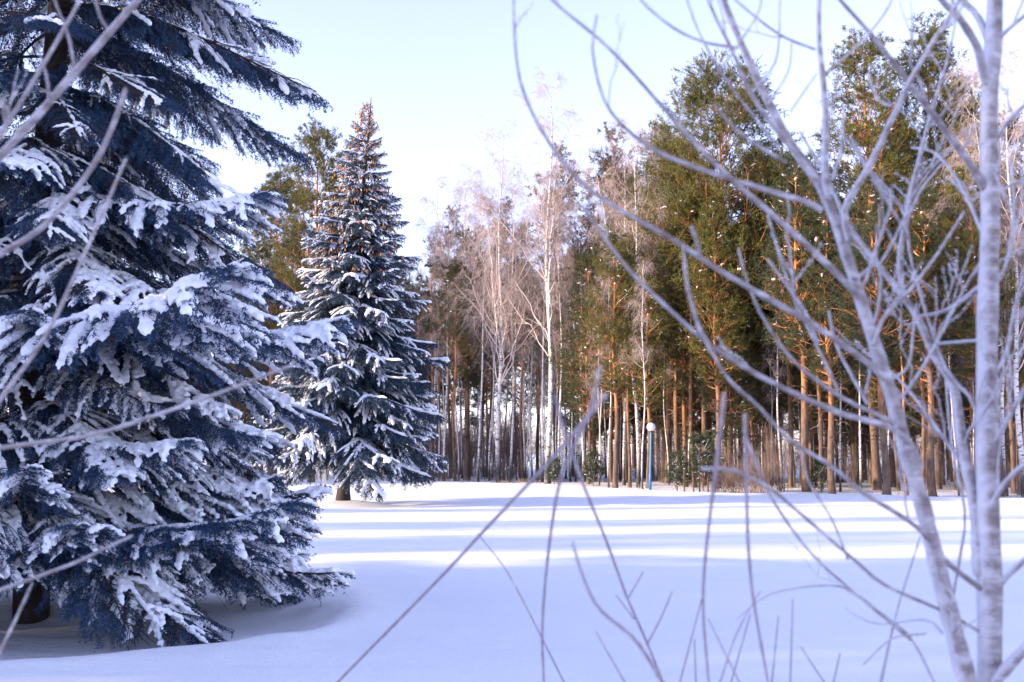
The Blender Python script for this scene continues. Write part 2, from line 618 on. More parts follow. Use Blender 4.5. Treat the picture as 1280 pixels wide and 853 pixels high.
    # snow along the outer main stem
    if snowy > 0.3:
        Q = M[:, 5:].copy()
        w = sw * 1.1 * (0.7 + 0.7 * rng.random((1, Q.shape[1])))
        w[:, 0] *= 0.1
        w[:, -1] *= 0.1
        Q[:, :, 2] += w * 0.6
        tubes(snow, Q, w, 8, 0.75)
    return [(gg.arrays()) for gg in (wood, leaf, snow)]


def put(dst, src, az, pitch, s, pos, roll=0.0):
    V, fs = src
    if len(V) == 0:
        return
    R = np.array(Euler((roll, -pitch, 0)).to_matrix())
    R = np.array(Euler((0, 0, az)).to_matrix()) @ R
    W = (V @ R.T.astype(np.float32)) * s + np.array(pos, np.float32)
    b = dst.n
    dst.v.append(W.astype(np.float32))
    for f in fs:
        dst.f.append(f + b)
    dst.n += len(W)


def trunk_line(h, r0, lean=(0, 0), N=24, wob=0.02, seed=0, flare=0.35):
    rng = np.random.default_rng(seed)
    t = np.linspace(0, 1, N)
    P = np.zeros((1, N, 3))
    ph = rng.random(4) * 6
    P[0, :, 0] = lean[0] * t * h + wob * h * 0.5 * (np.sin(3 * t + ph[0]) - np.sin(ph[0])) * t + 0.004 * h * np.sin(11 * t + ph[1])
    P[0, :, 1] = lean[1] * t * h + wob * h * 0.5 * (np.sin(3 * t + ph[2]) - np.sin(ph[2])) * t + 0.004 * h * np.sin(11 * t + ph[3])
    P[0, :, 2] = -0.4 + t * (h + 0.4)
    R = (r0 * (1 - t) ** 0.8 + 0.012) * (1 + flare * np.exp(-t * h / 0.35))
    return P, R[None]


# --- the big snowy spruce on the left
def build_hero():
    rng = np.random.default_rng(11)
    hi = [frond(100 + i, snowy=sn, sw=0.052) for i, sn in enumerate([0.60, 0.78, 0.48, 0.66])]
    dry = [frond(130 + i, snowy=0.34, hang=0.5, sw=0.042) for i in range(3)]
    lo = [frond(150 + i, sp2=0.22, sp3=0.16, nd=26, nlen=0.08, nwid=0.03, snowy=0.45) for i in range(3)]
    wood, leaf, snow = Geo(), Geo(), Geo()
    P, R = trunk_line(22.0, 0.23, seed=3)
    R = np.minimum(R, 0.25)
    tubes(wood, P, R, 14)
    hx, hy = HERO
    def bough(z, az, L, pitch, fr):
        for dst, src in zip((wood, leaf, snow), fr):
            put(dst, src, az, pitch, L / 4.5, (0.12 * math.cos(az), 0.12 * math.sin(az), z), 0.12 * rng.normal())
    # boughs whose tips make the outline towards the field
    tips = [(378, 62, -0.15), (345, 8, 0.25), (374, 146, 0.2), (340, 292, -0.2), (358, 372, 0.25), (424, 486, -0.1), (392, 470, 0.35),
            (318, 628, 0.1), (400, 716, -0.12), (372, 726, -0.4), (356, 690, 0.25), (385, 655, 0.1), (300, 420, -0.6), (330, 330, -0.45), (345, 560, 0.3), (300, 505, 0.5), (318, 548, -0.25), (285, 470, -0.8), (250, 250, -0.4), (262, 180, 0.2)]
    for i, (px, py, az) in enumerate(tips):
        d = HD
        for _ in range(4):
            p = at(px, py, d)
            L = (p[0] - hx) / math.cos(az)
            d = hy + L * math.sin(az)
        L = math.hypot(p[0] - hx, d - hy)
        droop = 0.34 if py > 100 else 0.25
        if py > 640:
            droop = 0.12
        if py > 440 and py < 500:
            droop = 0.20
        z = p[2] + L * droop
        fr = hi[i % 4] if py > 160 else dry[i % 3]
        if py < 300 and py > 100 or py < 30:
            fr = hi[2]
        base_drop = 0.35                      # fall of the frond curve itself
        bough(z, az, L, math.atan(base_drop) - math.atan(droop), fr)
    for az, zz, L in [(-1.0, 0.85, 3.1), (-1.35, 0.95, 2.9), (-1.75, 0.8, 2.7), (-2.1, 0.95, 2.9), (-0.65, 0.9, 3.3), (-1.55, 1.35, 3.0), (-1.2, 1.5, 3.2)]:
        bough(zz + 0.12, az, L, math.atan(0.35) - math.atan(0.08), hi[rng.integers(4)])
    z = 1.05
    while z < 10.0:
        n = 7 if z < 1.5 else 6
        a0 = rng.random() * 6.28
        for k in range(n):
            az = a0 + k * 6.283 / n + 0.25 * rng.normal()
            L = (3.45 if z > 2.2 else 3.8) * (0.78 + 0.24 * rng.random())
            if z > 5.0:
                L *= 0.87
            toward = math.cos(az)
            if math.cos(az + 1.2) < -0.75:
                fr = lo[rng.integers(3)]
            elif z > 6.6:
                fr = dry[rng.integers(3)] if rng.random() < 0.75 else hi[2]
            elif rng.random() < 0.14:
                fr = dry[rng.integers(3)]
            else:
                fr = hi[rng.integers(4)]
            droop = (0.13 if z < 1.4 else 0.2) if z < 1.8 else (0.30 if z < 3 else 0.38 + 0.08 * rng.normal())
            if z > 8.5:
                droop = 0.15
            bough(z + 0.22 * rng.normal() * (z > 1.6), az, L, math.atan(0.35) - math.atan(droop), fr)
        z += 0.50
    while z < 21.6:
        a0 = rng.random() * 6.28
        for k in range(5):
            az = a0 + k * 1.2566 + 0.2 * rng.normal()
            L = 0.35 + 3.0 * (1 - (z - 10.6) / 11.4) ** 0.9 * (0.85 + 0.25 * rng.random())
            bough(z, az, L, 0.15 + 0.3 * (z - 10) / 12, lo[rng.integers(3)])
        z += 0.62
    root = empty('spruce', (hx, hy, gz(hx, hy)), 'huge blue-green spruce loaded with thick snow, its boughs sweeping down to the field', 'tree')
    link('trunk', wood.mesh('big_spruce_trunk', m_spbark, True), root)
    link('crown', leaf.mesh('big_spruce_crown', m_spruce), root)
    so = link('snow_load', snow.mesh('big_spruce_snow', m_bsnow, True), root)
    md = so.modifiers.new('fuse', 'REMESH')
    md.mode = 'VOXEL'
    md.voxel_size = 0.019
    md.use_smooth_shade = True
    sm = so.modifiers.new('soften', 'SMOOTH')
    sm.factor = 0.5
    sm.iterations = 2
    tx = bpy.data.textures.new('snow_crumble', 'CLOUDS')
    tx.noise_scale = 0.07
    tx.noise_depth = 3
    dm = so.modifiers.new('crumble', 'DISPLACE')
    dm.texture = tx
    dm.strength = 0.055
    dm.mid_level = 0.52
    dm.texture_coords = 'LOCAL'
    return root, so


hero, hero_snow = build_hero()


CONE_SPOTS = []


def spruce_meshes(seed, height, rbase, zlow, mat, snowy=0.7, nd=26, cones=False, step=0.36, n_wh=6, fine=1.0, sw=0.10):
    rng = np.random.default_rng(seed)
    ax = dict(L=4.0, sp2=0.17 / fine, sp3=0.16 / fine, nd=nd, nlen=0.085, nwid=0.032, side=0.34, l3=0.30)
    fr = [frond(seed * 10 + i, snowy=snowy + 0.08 * (i % 3), sw=sw, curve=(0.02, -0.45, 0.30), hang=0.35, **ax) for i in range(4)]
    up_ = [frond(seed * 10 + 5 + i, snowy=snowy, sw=sw * 0.8, curve=(0.10, -0.10, 0.12), hang=0.15, **ax) for i in range(2)]
    wood, leaf, snow, cone = Geo(), Geo(), Geo(), Geo()
    P, R = trunk_line(height, 0.27 * height / 18, seed=seed, wob=0.006)
    tubes(wood, P, R, 12)
    z = zlow
    cp = []
    while z < height * 0.985:
        f = (z - zlow) / (height - zlow)
        prof = rbase * (1 - f) ** 0.86 * min(1.0, 0.80 + f * 2.0)
        a0 = rng.random() * 6.28
        n = n_wh if f < 0.6 else (5 if f < 0.85 else 4)
        for k in range(n):
            az = a0 + k * 6.283 / n + 0.22 * rng.normal()
            L = max(0.28, prof * (0.80 + 0.34 * rng.random()))
            if f < 0.78:
                src = fr[rng.integers(4)]
                droop = 0.30 - 0.32 * f if f > 0.08 else 0.42
                base = 0.13
            else:
                src = up_[rng.integers(2)]
                droop = -0.15 - 0.7 * (f - 0.78) / 0.22
                base = -0.12
            pit = math.atan(base) - math.atan(droop) + 0.06 * rng.normal()
            zz = z + 0.1 * rng.normal()
            for dst, s_ in zip((wood, leaf, snow), src):
                put(dst, s_, az, pit, L / 4.0, (0, 0, zz), 0.15 * rng.normal())
            if cones and f > 0.50:
                for _ in range(int(3 + L * 5)):
                    q = 0.35 + 0.6 * rng.random()
                    aa = az + 0.25 * rng.normal()
                    cp.append((L * q * math.cos(aa), L * q * math.sin(aa), zz - droop * L * q - 0.10 + 0.05 * rng.normal()))
        z += step * (1 - 0.45 * f)
    out = [wood.mesh('spruce_trunk', m_spbark, True), leaf.mesh('spruce_crown', mat), snow.mesh('spruce_snow', m_bsnow, True)]
    if cones:
        C_ = np.array(cp)
        C_ = C_[np.argsort(C_[:, 1])]
        CONE_SPOTS.extend([tuple(c) for c in C_[:100]])
        C_ = C_[100:]
        prof = np.array([0.005, 0.028, 0.032, 0.026, 0.006])
        Pc = C_[:, None, :] + np.array([[0, 0, -0.14 * i / 4] for i in range(5)])[None]
        Pc[:, :, 0] += 0.0001 * np.arange(5)
        tubes(cone, Pc, np.broadcast_to(prof, (len(C_), 5)), 6)
        out.append(cone.mesh('spruce_cones', m_cone, True))
    return out


mid_h = ztop(124, 48.0)
ms = spruce_meshes(21, mid_h, 5.0, 2.35, m_spruce2, cones=True, snowy=0.42, step=0.46, n_wh=6, sw=0.062, nd=46)
mid = empty('spruce', (MID[0], MID[1], gz(*MID)), 'dark conical spruce with snow-laden tiers standing alone mid-field, brown cones near its top', 'tree')
for nm, me in zip(('trunk', 'crown', 'snow_load', 'cones'), ms):
    mid.rotation_euler[1] = 0.042
    o = link(nm, me, mid)
    if nm == 'cones':
        o['kind'] = 'stuff'
cg = Geo()
tubes(cg, np.array([[[0.0001 * i, 0, -0.14 * i / 4] for i in range(5)]]), np.array([[0.005, 0.028, 0.032, 0.026, 0.006]]), 6)
cone_me = cg.mesh('cone', m_cone, True)
for c in CONE_SPOTS:
    link('cone', cone_me, mid, c)


# ------------------------------------------------------------------ pines
def pine_meshes(seed, height=25.0, base=0.42, width=3.2, limbs=58, mat=None, dens=1.0, top=0.55, r0=0.22, dead=8, snow_p=0.25, lean=(0, 0), wob=0.012, sn=1.0):
    rng = np.random.default_rng(seed)
    wood, leaf, snow = Geo(), Geo(), Geo()
    P, R = trunk_line(height, r0, lean=lean, seed=seed, wob=wob)
    tubes(wood, P, R, 9)

    def prof(t, pl):
        f = (t - base) / (1 - base)
        return width * (np.clip(f / 0.22, 0.35, 1)) * (1 - f) ** top + 0.35
    P1, R1, t1, _ = grow(rng, P, R, limbs, base, 0.985, 72, 12, prof, N=7, up=0.12, droop=-0.10, rr=0.42, rmin=0.02, wig=0.035)
    # higher limbs reach more upward
    P1[:, :, 2] += (np.linspace(0, 1, 7)[None] ** 1.3) * ((t1 - base) / (1 - base))[:, None] * 0.9
    tubes(wood, P1, R1, 5)
    if dead:
        Pd, Rd, _, _ = grow(rng, P, R, dead, 0.16, base + 0.08, 80, 10, lambda t, p: 1.6 + 0 * t, N=6, up=-0.1, droop=0.1, rr=0.22, rmin=0.015, wig=0.08)
        tubes(wood, Pd, Rd, 4)
        Pe, Re, _, _ = grow(rng, Pd, Rd, 4, 0.3, 1, 50, 15, lambda t, p: 0.4 * p, N=4, rr=0.6, rmin=0.008)
        tubes(wood, Pe, Re, 3)
    n2 = int(9 * dens)
    P2, R2, t2, i2 = grow(rng, P1, R1, n2, 0.28, 1.0, 48, 14, lambda t, p: 0.36 * p * (1.2 - 0.6 * t) + 0.15, N=4, up=0.08, rr=0.5, rmin=0.008, wig=0.06)
    tubes(wood, P2, R2, 3)
    P3, R3, t3, i3 = grow(rng, P2, R2, 9, 0.45, 1.0, 55, 20, lambda t, p: 0.24 * p + 0.10, N=3, up=0.25, rr=0.5, rmin=0.005, wig=0.05)
    a0, a1 = seg(P3)
    b0, b1 = seg(P2[:, 2:])
    c0, c1 = seg(P1[:, 3:])
    needles(leaf, np.concatenate([a0, b0, c0]), np.concatenate([a1, b1, c1]), 48, 0.125, 0.027, rng, spread=0.85, fwd=0.6, minimum=2)
    # small loads of snow along some twigs
    sel = rng.random(len(P2)) < snow_p * 0.22
    Q = P2[sel]
    if len(Q):
        k_ = rng.integers(0, 3, len(Q))
        c_ = Q[np.arange(len(Q)), k_]
        d_ = nrm((Q[:, 3] - Q[:, 0]) * np.array([1, 1, 0.3]))
        ln_ = (0.10 + 0.16 * rng.random((len(Q), 1)))
        Q = np.stack([c_ - d_ * ln_, c_ - d_ * ln_ * 0.6, c_ + d_ * ln_ * 0.1, c_ + d_ * ln_ * 0.7, c_ + d_ * ln_], 1)
        w = sn * (0.04 + 0.12 * rng.random((len(Q), 1)) ** 2) * np.array([0.1, 0.8, 1, 0.7, 0.1])[None]
        Q[:, :, 2] += 0.05 + 0.03 * rng.normal(size=(len(Q), 5))
        tubes(snow, Q, w, 6, 0.6)
    Q = P1[:, 1:].copy()
    w = R1[:, 1:] * 0.8 + 0.012
    Q[:, :, 2] += R1[:, 1:] * 0.8
    w[:, 0] *= 0.1
    w[:, -1] *= 0.1
    k = rng.random(len(Q)) < snow_p * 0.12
    if k.any():
        tubes(snow, Q[k], w[k], 6, 0.6)
    out = dict(trunk=wood.mesh('pine_trunk', m_pinebark, True), crown=leaf.mesh('pine_crown', mat or m_pine))
    if snow.n:
        out['snow_load'] = snow.mesh('pine_snow', m_bsnow, True)
    return out


BASEH = 25.0
PINES = {
    'broad': pine_meshes(31, base=0.26, width=6.0, limbs=165, dens=1.25, top=0.40, r0=0.26, dead=10, snow_p=0.10),
    'tall': pine_meshes(32, base=0.38, width=3.8, limbs=120, dens=1.1, top=0.55, r0=0.22),
    'tall2': pine_meshes(33, base=0.32, width=4.0, limbs=120, dens=1.1, top=0.62, r0=0.23),
    'stout': pine_meshes(40, base=0.36, width=3.4, limbs=100, mat=m_pine_dark, r0=0.31, dead=16, snow_p=0.3, wob=0.02),
    'stout2': pine_meshes(41, base=0.34, width=3.6, limbs=105, mat=m_pine, r0=0.27, dead=12, snow_p=0.3, lean=(-0.01, 0)),
    'slim': pine_meshes(34, base=0.50, width=2.6, limbs=60, mat=m_pine, r0=0.19, snow_p=0.3),
    'slim2': pine_meshes(35, base=0.68, width=2.2, limbs=36, mat=m_pine_dark, r0=0.20, snow_p=0.3, dead=14, lean=(0.02, 0)),
    'dark': pine_meshes(36, base=0.20, width=3.9, limbs=115, mat=m_pine_dark, dens=1.1, r0=0.20, snow_p=0.4),
    'rusty': pine_meshes(37, base=0.42, width=2.9, limbs=60, mat=m_rust, dens=0.9, r0=0.15, snow_p=0.15),
    'rusty2': pine_meshes(38, base=0.52, width=2.4, limbs=48, mat=m_rust, dens=0.9, r0=0.14, snow_p=0.15, lean=(-0.02, 0)),
    'young': pine_meshes(39, height=3.5, base=0.10, width=1.25, limbs=26, mat=m_pine_dark, dens=0.8, r0=0.045, dead=0, snow_p=1.6, top=0.8, sn=0.55),
}


def bush_meshes(seed, h=2.0, w=1.0, n=30, mat=None):
    rng = np.random.default_rng(seed)
    gg = Geo()
    N = 6
    a = rng.random(n) * 6.28
    r = 0.25 * w * rng.random(n) ** 0.5
    s = np.linspace(0, 1, N)
    hh = h * (0.5 + 0.5 * rng.random(n))
    out = w * (0.2 + 0.8 * rng.random(n))
    P = np.zeros((n, N, 3))
    P[:, :, 0] = (r * np.cos(a))[:, None] + (out * np.cos(a))[:, None] * s ** 1.4
    P[:, :, 1] = (r * np.sin(a))[:, None] + (out * np.sin(a))[:, None] * s ** 1.4
    P[:, :, 2] = -0.1 + hh[:, None] * s
    P += np.cumsum(rng.normal(size=P.shape) * 0.02, axis=1)
    R = np.broadcast_to(0.011 * (1 - 0.6 * s), (n, N))
    tubes(gg, P, R, 3)
    P2, R2, _, _ = grow(rng, P, R, 7, 0.25, 1, 38, 12, lambda t, p: 0.35 * p * (1.2 - t) + 0.1, N=4, up=0.15, rr=0.7, rmin=0.005)
    tubes(gg, P2, R2, 3)
    P3, R3, _, _ = grow(rng, P2, R2, 4, 0.2, 1, 38, 12, lambda t, p: 0.45 * p + 0.05, N=3, up=0.1, rr=0.8, rmin=0.004)
    tubes(gg, P3, R3, 3)
    return gg.mesh('bush_stems', mat or m_brush, True)


BUSH_TALL = [bush_meshes(75, 5.0, 1.8, 46), bush_meshes(76, 6.0, 1.6, 50)]


# ------------------------------------------------------------------ birches
def birch_meshes(seed, height=26.0, base=0.30, r0=0.15, n1=26, fork=1, width=3.6, lean=(0, 0), tw=1.0, wob=0.015):
    rng = np.random.default_rng(seed)
    stem, br, tg = Geo(), Geo(), Geo()
    P, R = trunk_line(height * 0.93, r0, lean=lean, seed=seed, wob=wob, flare=0.4)
    tubes(stem, P, R, 9)
    if fork:
        Pf, Rf, _, _ = grow(rng, P, R, fork, 0.22, 0.45, 16, 4, lambda t, p: p * (0.80 - t), N=14, up=0.35, rr=0.72, wig=0.008, taper=0.1)
        tubes(stem, Pf, Rf, 8)
    prof = lambda t, p: width * np.clip(1.4 - t, 0.15, 1) * 1.15 + 0.5
    P1, R1, t1, _ = grow(rng, P, R, n1, base, 0.97, 36, 8, prof, N=8, up=0.15, droop=-0.02, rr=0.36, rmin=0.016, wig=0.03)
    if fork:
        Pg, Rg, tg_, _ = grow(rng, Pf, Rf, 12, 0.3, 0.97, 34, 8, lambda t, p: 2.6 * np.clip(1.2 - t, 0.2, 1), N=8, up=0.1, rr=0.38, rmin=0.014, wig=0.03)
        P1, R1 = np.concatenate([P1, Pg]), np.concatenate([R1, Rg])
    tubes(br, P1, R1, 5)
    P2, R2, t2, _ = grow(rng, P1, R1, 8, 0.22, 1.0, 38, 10, lambda t, p: 0.34 * p * (1.15 - 0.6 * t) + 0.15, N=6, up=0.12, droop=0.15, rr=0.5, rmin=0.008, wig=0.04)
    tubes(tg, P2, R2, 3)
    P3, R3, t3, _ = grow(rng, P2, R2, int(7 * tw), 0.15, 1.0, 40, 14, lambda t, p: 0.45 * p + 0.25, N=5, up=-0.05, droop=0.55, rr=0.6, rmin=0.0056, wig=0.04)
    tubes(tg, P3, R3, 3)
    P4, R4, t4, _ = grow(rng, P3, R3, 2, 0.2, 1.0, 30, 12, lambda t, p: 0.5 * p + 0.1, N=4, up=-0.1, droop=0.6, rr=0.8, rmin=0.0055, wig=0.03)
    tubes(tg, P4, R4, 3)
    return dict(trunk=stem.mesh('birch_trunk', m_birch, True), branches=br.mesh('birch_branches', m_bbranch, True), crown=tg.mesh('birch_twigs', m_btwig, True))


BIRCHES = {
    'tall': birch_meshes(51, r0=0.17, fork=1, n1=30),
    'wide': birch_meshes(52, r0=0.15, fork=2, n1=34, width=4.8, base=0.25),
    'thin': birch_meshes(53, r0=0.10, fork=0, n1=22, width=2.4, base=0.42),
    'thin2': birch_meshes(54, r0=0.09, fork=0, n1=18, width=2.0, base=0.5, lean=(0.04, 0)),
    'thin3': birch_meshes(55, r0=0.085, fork=0, n1=20, width=2.2, base=0.45, lean=(-0.05, 0.0), wob=0.03),
    'dense': birch_meshes(56, r0=0.12, fork=2, n1=36, width=3.2, base=0.3, tw=1.2),
}


def plant(kind, var, px, depth, height, label, group, rng, lib, base_h, name, cat='tree'):
    p = at(px, 566, depth)
    o = empty(name, (p[0], depth, gz(p[0], depth)), label, cat, group, rz=rng.random() * 6.28, s=height / base_h)
    for nm, me in lib[var].items():
        link(nm, me, o)
    return o


rngp = np.random.default_rng(77)


def pine(px, depth, ytop, var, label, group='pines at the edge of the wood', rz=None):
    o = plant('pine', var, px, depth, ztop(ytop, depth), label, group, rngp, PINES, BASEH, 'pine_tree')
    if rz is not None:
        o.rotation_euler[2] = rz
    return o


def birch(px, depth, ytop, var, label, group='birches at the edge of the wood', rz=None):
    o = plant('birch', var, px, depth, ztop(ytop, depth), label, group, rngp, BIRCHES, 25.0, 'birch_tree')
    if rz is not None:
        o.rotation_euler[2] = rz
    return o


# key trees, left to right along the edge
pine(388, 82, 168, 'tall2', 'olive sunlit pine with an open rounded top just left behind the conical spruce')
pine(338, 90, 225, 'tall', 'shorter olive pine between the huge spruce and the conical spruce')
pine(362, 98, 300, 'dark', 'low bushy pine far behind the gap between the two spruces')
birch(541, 92, 215, 'thin', 'thin pale birch rising just right of the conical spruce', rz=0.4)
pine(541, 88, 330, 'slim2', 'straight bare-stemmed pine closest to the right side of the conical spruce')
pine(562, 96, 268, 'rusty', 'rusty-brown pine with a ragged top right of the conical spruce')
pine(583, 89, 300, 'stout', 'rusty pine with a dark straight stem left of the spreading birch')
birch(550, 90, 330, 'thin3', 'slender white birch leaning among rusty pines')
birch(573, 88, 345, 'thin2', 'slender birch with bare white pole between two rusty pines')
birch(624, 82, 152, 'wide', 'wide-branching white birch with a dark cracked foot standing ahead of the wood', rz=1.0)
pine(640, 98, 262, 'rusty', 'reddish-brown pine behind the gap between the two tallest birches')
pine(610, 99, 285, 'rusty2', 'brown pine directly behind the wide-branching birch')
for px_, d_, yt_, v_, lb_ in [(556, 86, 262, 'thin', 'slim cream birch third from the conical spruce'), (598, 84, 240, 'thin3', 'gently bent cream birch just left of the wide-branching birch'),
                          (612, 86, 300, 'thin2', 'short slim birch touching the left side of the wide-branching birch'), (640, 83, 225, 'thin', 'straight cream birch just right of the wide-branching birch'),
                          (655, 86, 262, 'thin3', 'bent slim birch midway between the wide-branching and the tallest birch'), (677, 81, 240, 'thin2', 'slim leaning birch just left of the tallest birch'),
                          (714, 82, 290, 'thin', 'slim birch second to the right of the tallest birch'), (728, 80, 260, 'dense', 'many-twigged birch between the tallest birch and the dark bushy pine'),
                          (585, 90, 215, 'dense', 'many-twigged birch between the conical spruce and the wide-branching birch')]:
    birch(px_, d_, yt_, v_, lb_)
pine(652, 85, 330, 'slim', 'orange-stemmed slim pine between the two tallest birches')
birch(664, 84, 300, 'thin', 'slim birch close left of the tallest birch')
birch(687, 78, 92, 'tall', 'tallest white birch with a feathery top rising far above the wood', rz=2.2)
pine(694, 88, 196, 'rusty', 'brown pointed pine directly behind the tallest birch')
birch(700, 80, 190, 'thin2', 'white birch hugging the right side of the tallest birch')
pine(672, 90, 350, 'slim2', 'dark slim pine left behind the tallest birch')
pine(736, 76, 318, 'dark', 'dark green bushy pine with low snowy boughs right of the tallest birch')
pine(765, 80, 176, 'rusty', 'tall brown-topped pine between the tallest birch and the broad pine')
birch(748, 74, 335, 'thin3', 'small crooked white birch in front of the dark bushy pine')
birch(796, 70, 150, 'dense', 'tall birch with a dense reddish fan of branches left of the broad pine', rz=0.3)
birch(781, 76, 190, 'thin', 'slim birch behind the dense reddish birch')
pine(770, 68, 300, 'stout2', 'dark-footed pine standing forward of the wood left of the lamp post')
pine(786, 70, 330, 'slim', 'orange slim pine close left of the lamp post')
birch(803, 65, 320, 'thin2', 'birch with a mottled stem standing right beside the blue lamp post')
pine(912, 70, 116, 'broad', 'broad golden-green pine with a huge domed crown, the widest in the wood', rz=2.0)
pine(848, 74, 172, 'tall', 'olive pine whose crown shoulders the broad pine on its left')
pine(866, 68, 250, 'slim', 'orange-trunked pine under the left half of the broad crown')
pine(880, 72, 230, 'stout2', 'thick olive pine just left of the broad pine stem')
pine(962, 76, 190, 'dark', 'dark pine filling the gap right of the broad pine')
pine(1008, 62, 205, 'stout', 'dark thick-stemmed pine left of the pair of tall pointed pines')
pine(1092, 66, 60, 'tall2', 'tall pine with an open pointed top, left one of the tallest pair')
pine(1040, 60, 260, 'stout', 'dark-barked pine standing forward, left of the stump-like pine foot')
pine(1105, 55, 240, 'stout', 'dark-footed pine nearest the field seen through the sapling branches')
pine(1172, 68, 58, 'tall', 'tall pine with a rounded loose top, right one of the tallest pair')
pine(1135, 74, 150, 'dark', 'dark pine in the dip between the tallest pair of pines')
pine(1222, 66, 120, 'tall2', 'pine showing behind the main stem of the foreground sapling')
birch(975, 66, 300, 'thin', 'thin white birch with a dark foot right of the broad pine')
birch(1074, 62, 260, 'thin2', 'slender birch between the dark-barked pine and the pine nearest the field')
birch(1256, 58, 60, 'dense', 'reddish many-twigged birch at the far right of the wood')
birch(1276, 56, 110, 'tall', 'white birch standing last on the right of the wood')
birch(1196, 58, 250, 'thin3', 'leaning thin birch seen between the sapling stems')
pine(1262, 70, 150, 'dark', 'dark pine behind the reddish birch on the right')

# the rows behind: as many stems as the photograph shows between the front trees
lab_p = 'slim pine with a bare orange stem deeper in the wood'
lab_d = 'dark-crowned pine deeper in the wood'
lab_b = 'thin white birch stem deeper in the wood'
rngf = np.random.default_rng(5)
for i in range(64):
    px = 770 + 560 * (i + rngf.random()) / 64
    e = float(edge_y(at(px, 566, 62)[0]))
    dpt = e + 4 + 34 * rngf.random() ** 1.2
    dk = rngf.random() < 0.4
    v = ['slim', 'tall', 'stout2'][rngf.integers(3)] if not dk else ['slim2', 'dark', 'stout'][rngf.integers(3)]
    pine(px, dpt, 215 + 150 * rngf.random(), v, lab_d if dk else lab_p, 'dark pines deeper in the wood' if dk else 'orange-stemmed pines deeper in the wood')
for i in range(34):
    px = 525 + 250 * (i + rngf.random()) / 34
    e = float(edge_y(at(px, 566, 85)[0]))
    dpt = e + 5 + 34 * rngf.random()
    q = rngf.random()
    if q < 0.35:
        pine(px, dpt, 330 + 90 * rngf.random(), 'slim' if q < 0.2 else 'rusty2', 'brownish slender pine standing back between the birches', 'brownish pines behind the birches')
    else:
        birch(px, dpt, 290 + 120 * rngf.random(), ['thin', 'thin2', 'thin3'][rngf.integers(3)], lab_b, 'thin birches deeper in the wood')
for i in range(22):
    px = 810 + 480 * (i + rngf.random()) / 22
    e = float(edge_y(at(px, 566, 62)[0]))
    birch(px, e + 5 + 30 * rngf.random(), 280 + 120 * rngf.random(), ['thin', 'thin2', 'thin3'][rngf.integers(3)], lab_b, 'thin birches deeper in the wood')
for i in range(26):
    px = 280 + 260 * (i + rngf.random()) / 26
    pine(px, 100 + 30 * rngf.random(), 330 + 110 * rngf.random(), ['slim', 'dark', 'dark'][rngf.integers(3)], 'pine in the distant row behind the two spruces', 'pines in the row behind the two spruces')

for i in range(70):
    px = 300 + 1000 * (i + rngf.random()) / 70
    if 520 < px < 740 and i % 3:
        continue
    d = 125 + 60 * rngf.random()
    pine(px, d, 330 + 110 * rngf.random(), ['dark', 'tall2', 'dark'][rngf.integers(3)], 'far pine at the back of the wood, seen only between nearer trunks', 'far pines at the back of the wood')

for i in range(34):
    px = 700 + 620 * (i + rngf.random()) / 34
    d = float(edge_y(at(px, 566, 62)[0])) + 12 + 30 * rngf.random()
    pine(px, d, 300 + 120 * rngf.random(), ['dark', 'dark', 'tall2'][rngf.integers(3)], 'middle-row pine with a low dark crown filling the wood', 'low-crowned pines in the middle of the wood')
for i in range(40):
    px = 690 + 640 * (i + rngf.random()) / 40
    d = float(edge_y(at(px, 566, 62)[0])) + 16 + 50 * rngf.random()
    p = at(px, 566, d)
    o = link('bush', BUSH_TALL[rngf.integers(2)], None, (p[0], d, gz(p[0], d)))
    o.scale = (0.8 + 0.6 * rngf.random(),) * 3
    o.rotation_euler[2] = rngf.random() * 6
    tag(o, 'tall leafless understorey bush under the low-crowned pines', 'bush', 'understorey bushes under the pines')

# the wood goes on beyond the left edge of the view
for i in range(34):
    x = -36 - 50 * rngf.random()
    y = 66 + 44 * rngf.random() + max(0, (-36 - x) * -0.1)
    px = 640 + (x / y) * F
    pine(px, y, 566 - (15 + 8 * rngf.random()) * F / y, ['tall2', 'dark', 'slim2', 'tall'][rngf.integers(4)], 'pine of the same wood beyond the left edge of the view', 'pines beyond the left edge of the view')

# ------------------------------------------------------------------ trees left of the frame that shade the field
off = spruce_meshes(61, 18.0, 3.6, 1.0, m_spruce2, snowy=0.6, step=0.8, n_wh=5, fine=0.6, nd=16)
SHADE = [(-24, 13, 19), (-19, 4.5, 17), (-27, 1, 20), (-15.5, -4, 15), (-34, 8, 22), (-30, 20, 17), (-38, 25, 21), (-22, -7, 18), (-20, 9, 18), (-25, 6.5, 21), (-14.5, -0.8, 14), (-18, 0.5, 17), (-12.5, -5.5, 13), (-44, 33, 17), (-41, 15, 20)]
for i, (x, y, h) in enumerate(SHADE):
    o = empty('spruce', (x, y, 0), 'snowy spruce standing beyond the left edge of the view', 'tree', 'spruces beyond the left edge of the view', rz=i * 1.3, s=h / 18.0)
    for nm, me in zip(('trunk', 'crown', 'snow_load'), off):
        link(nm, me, o)


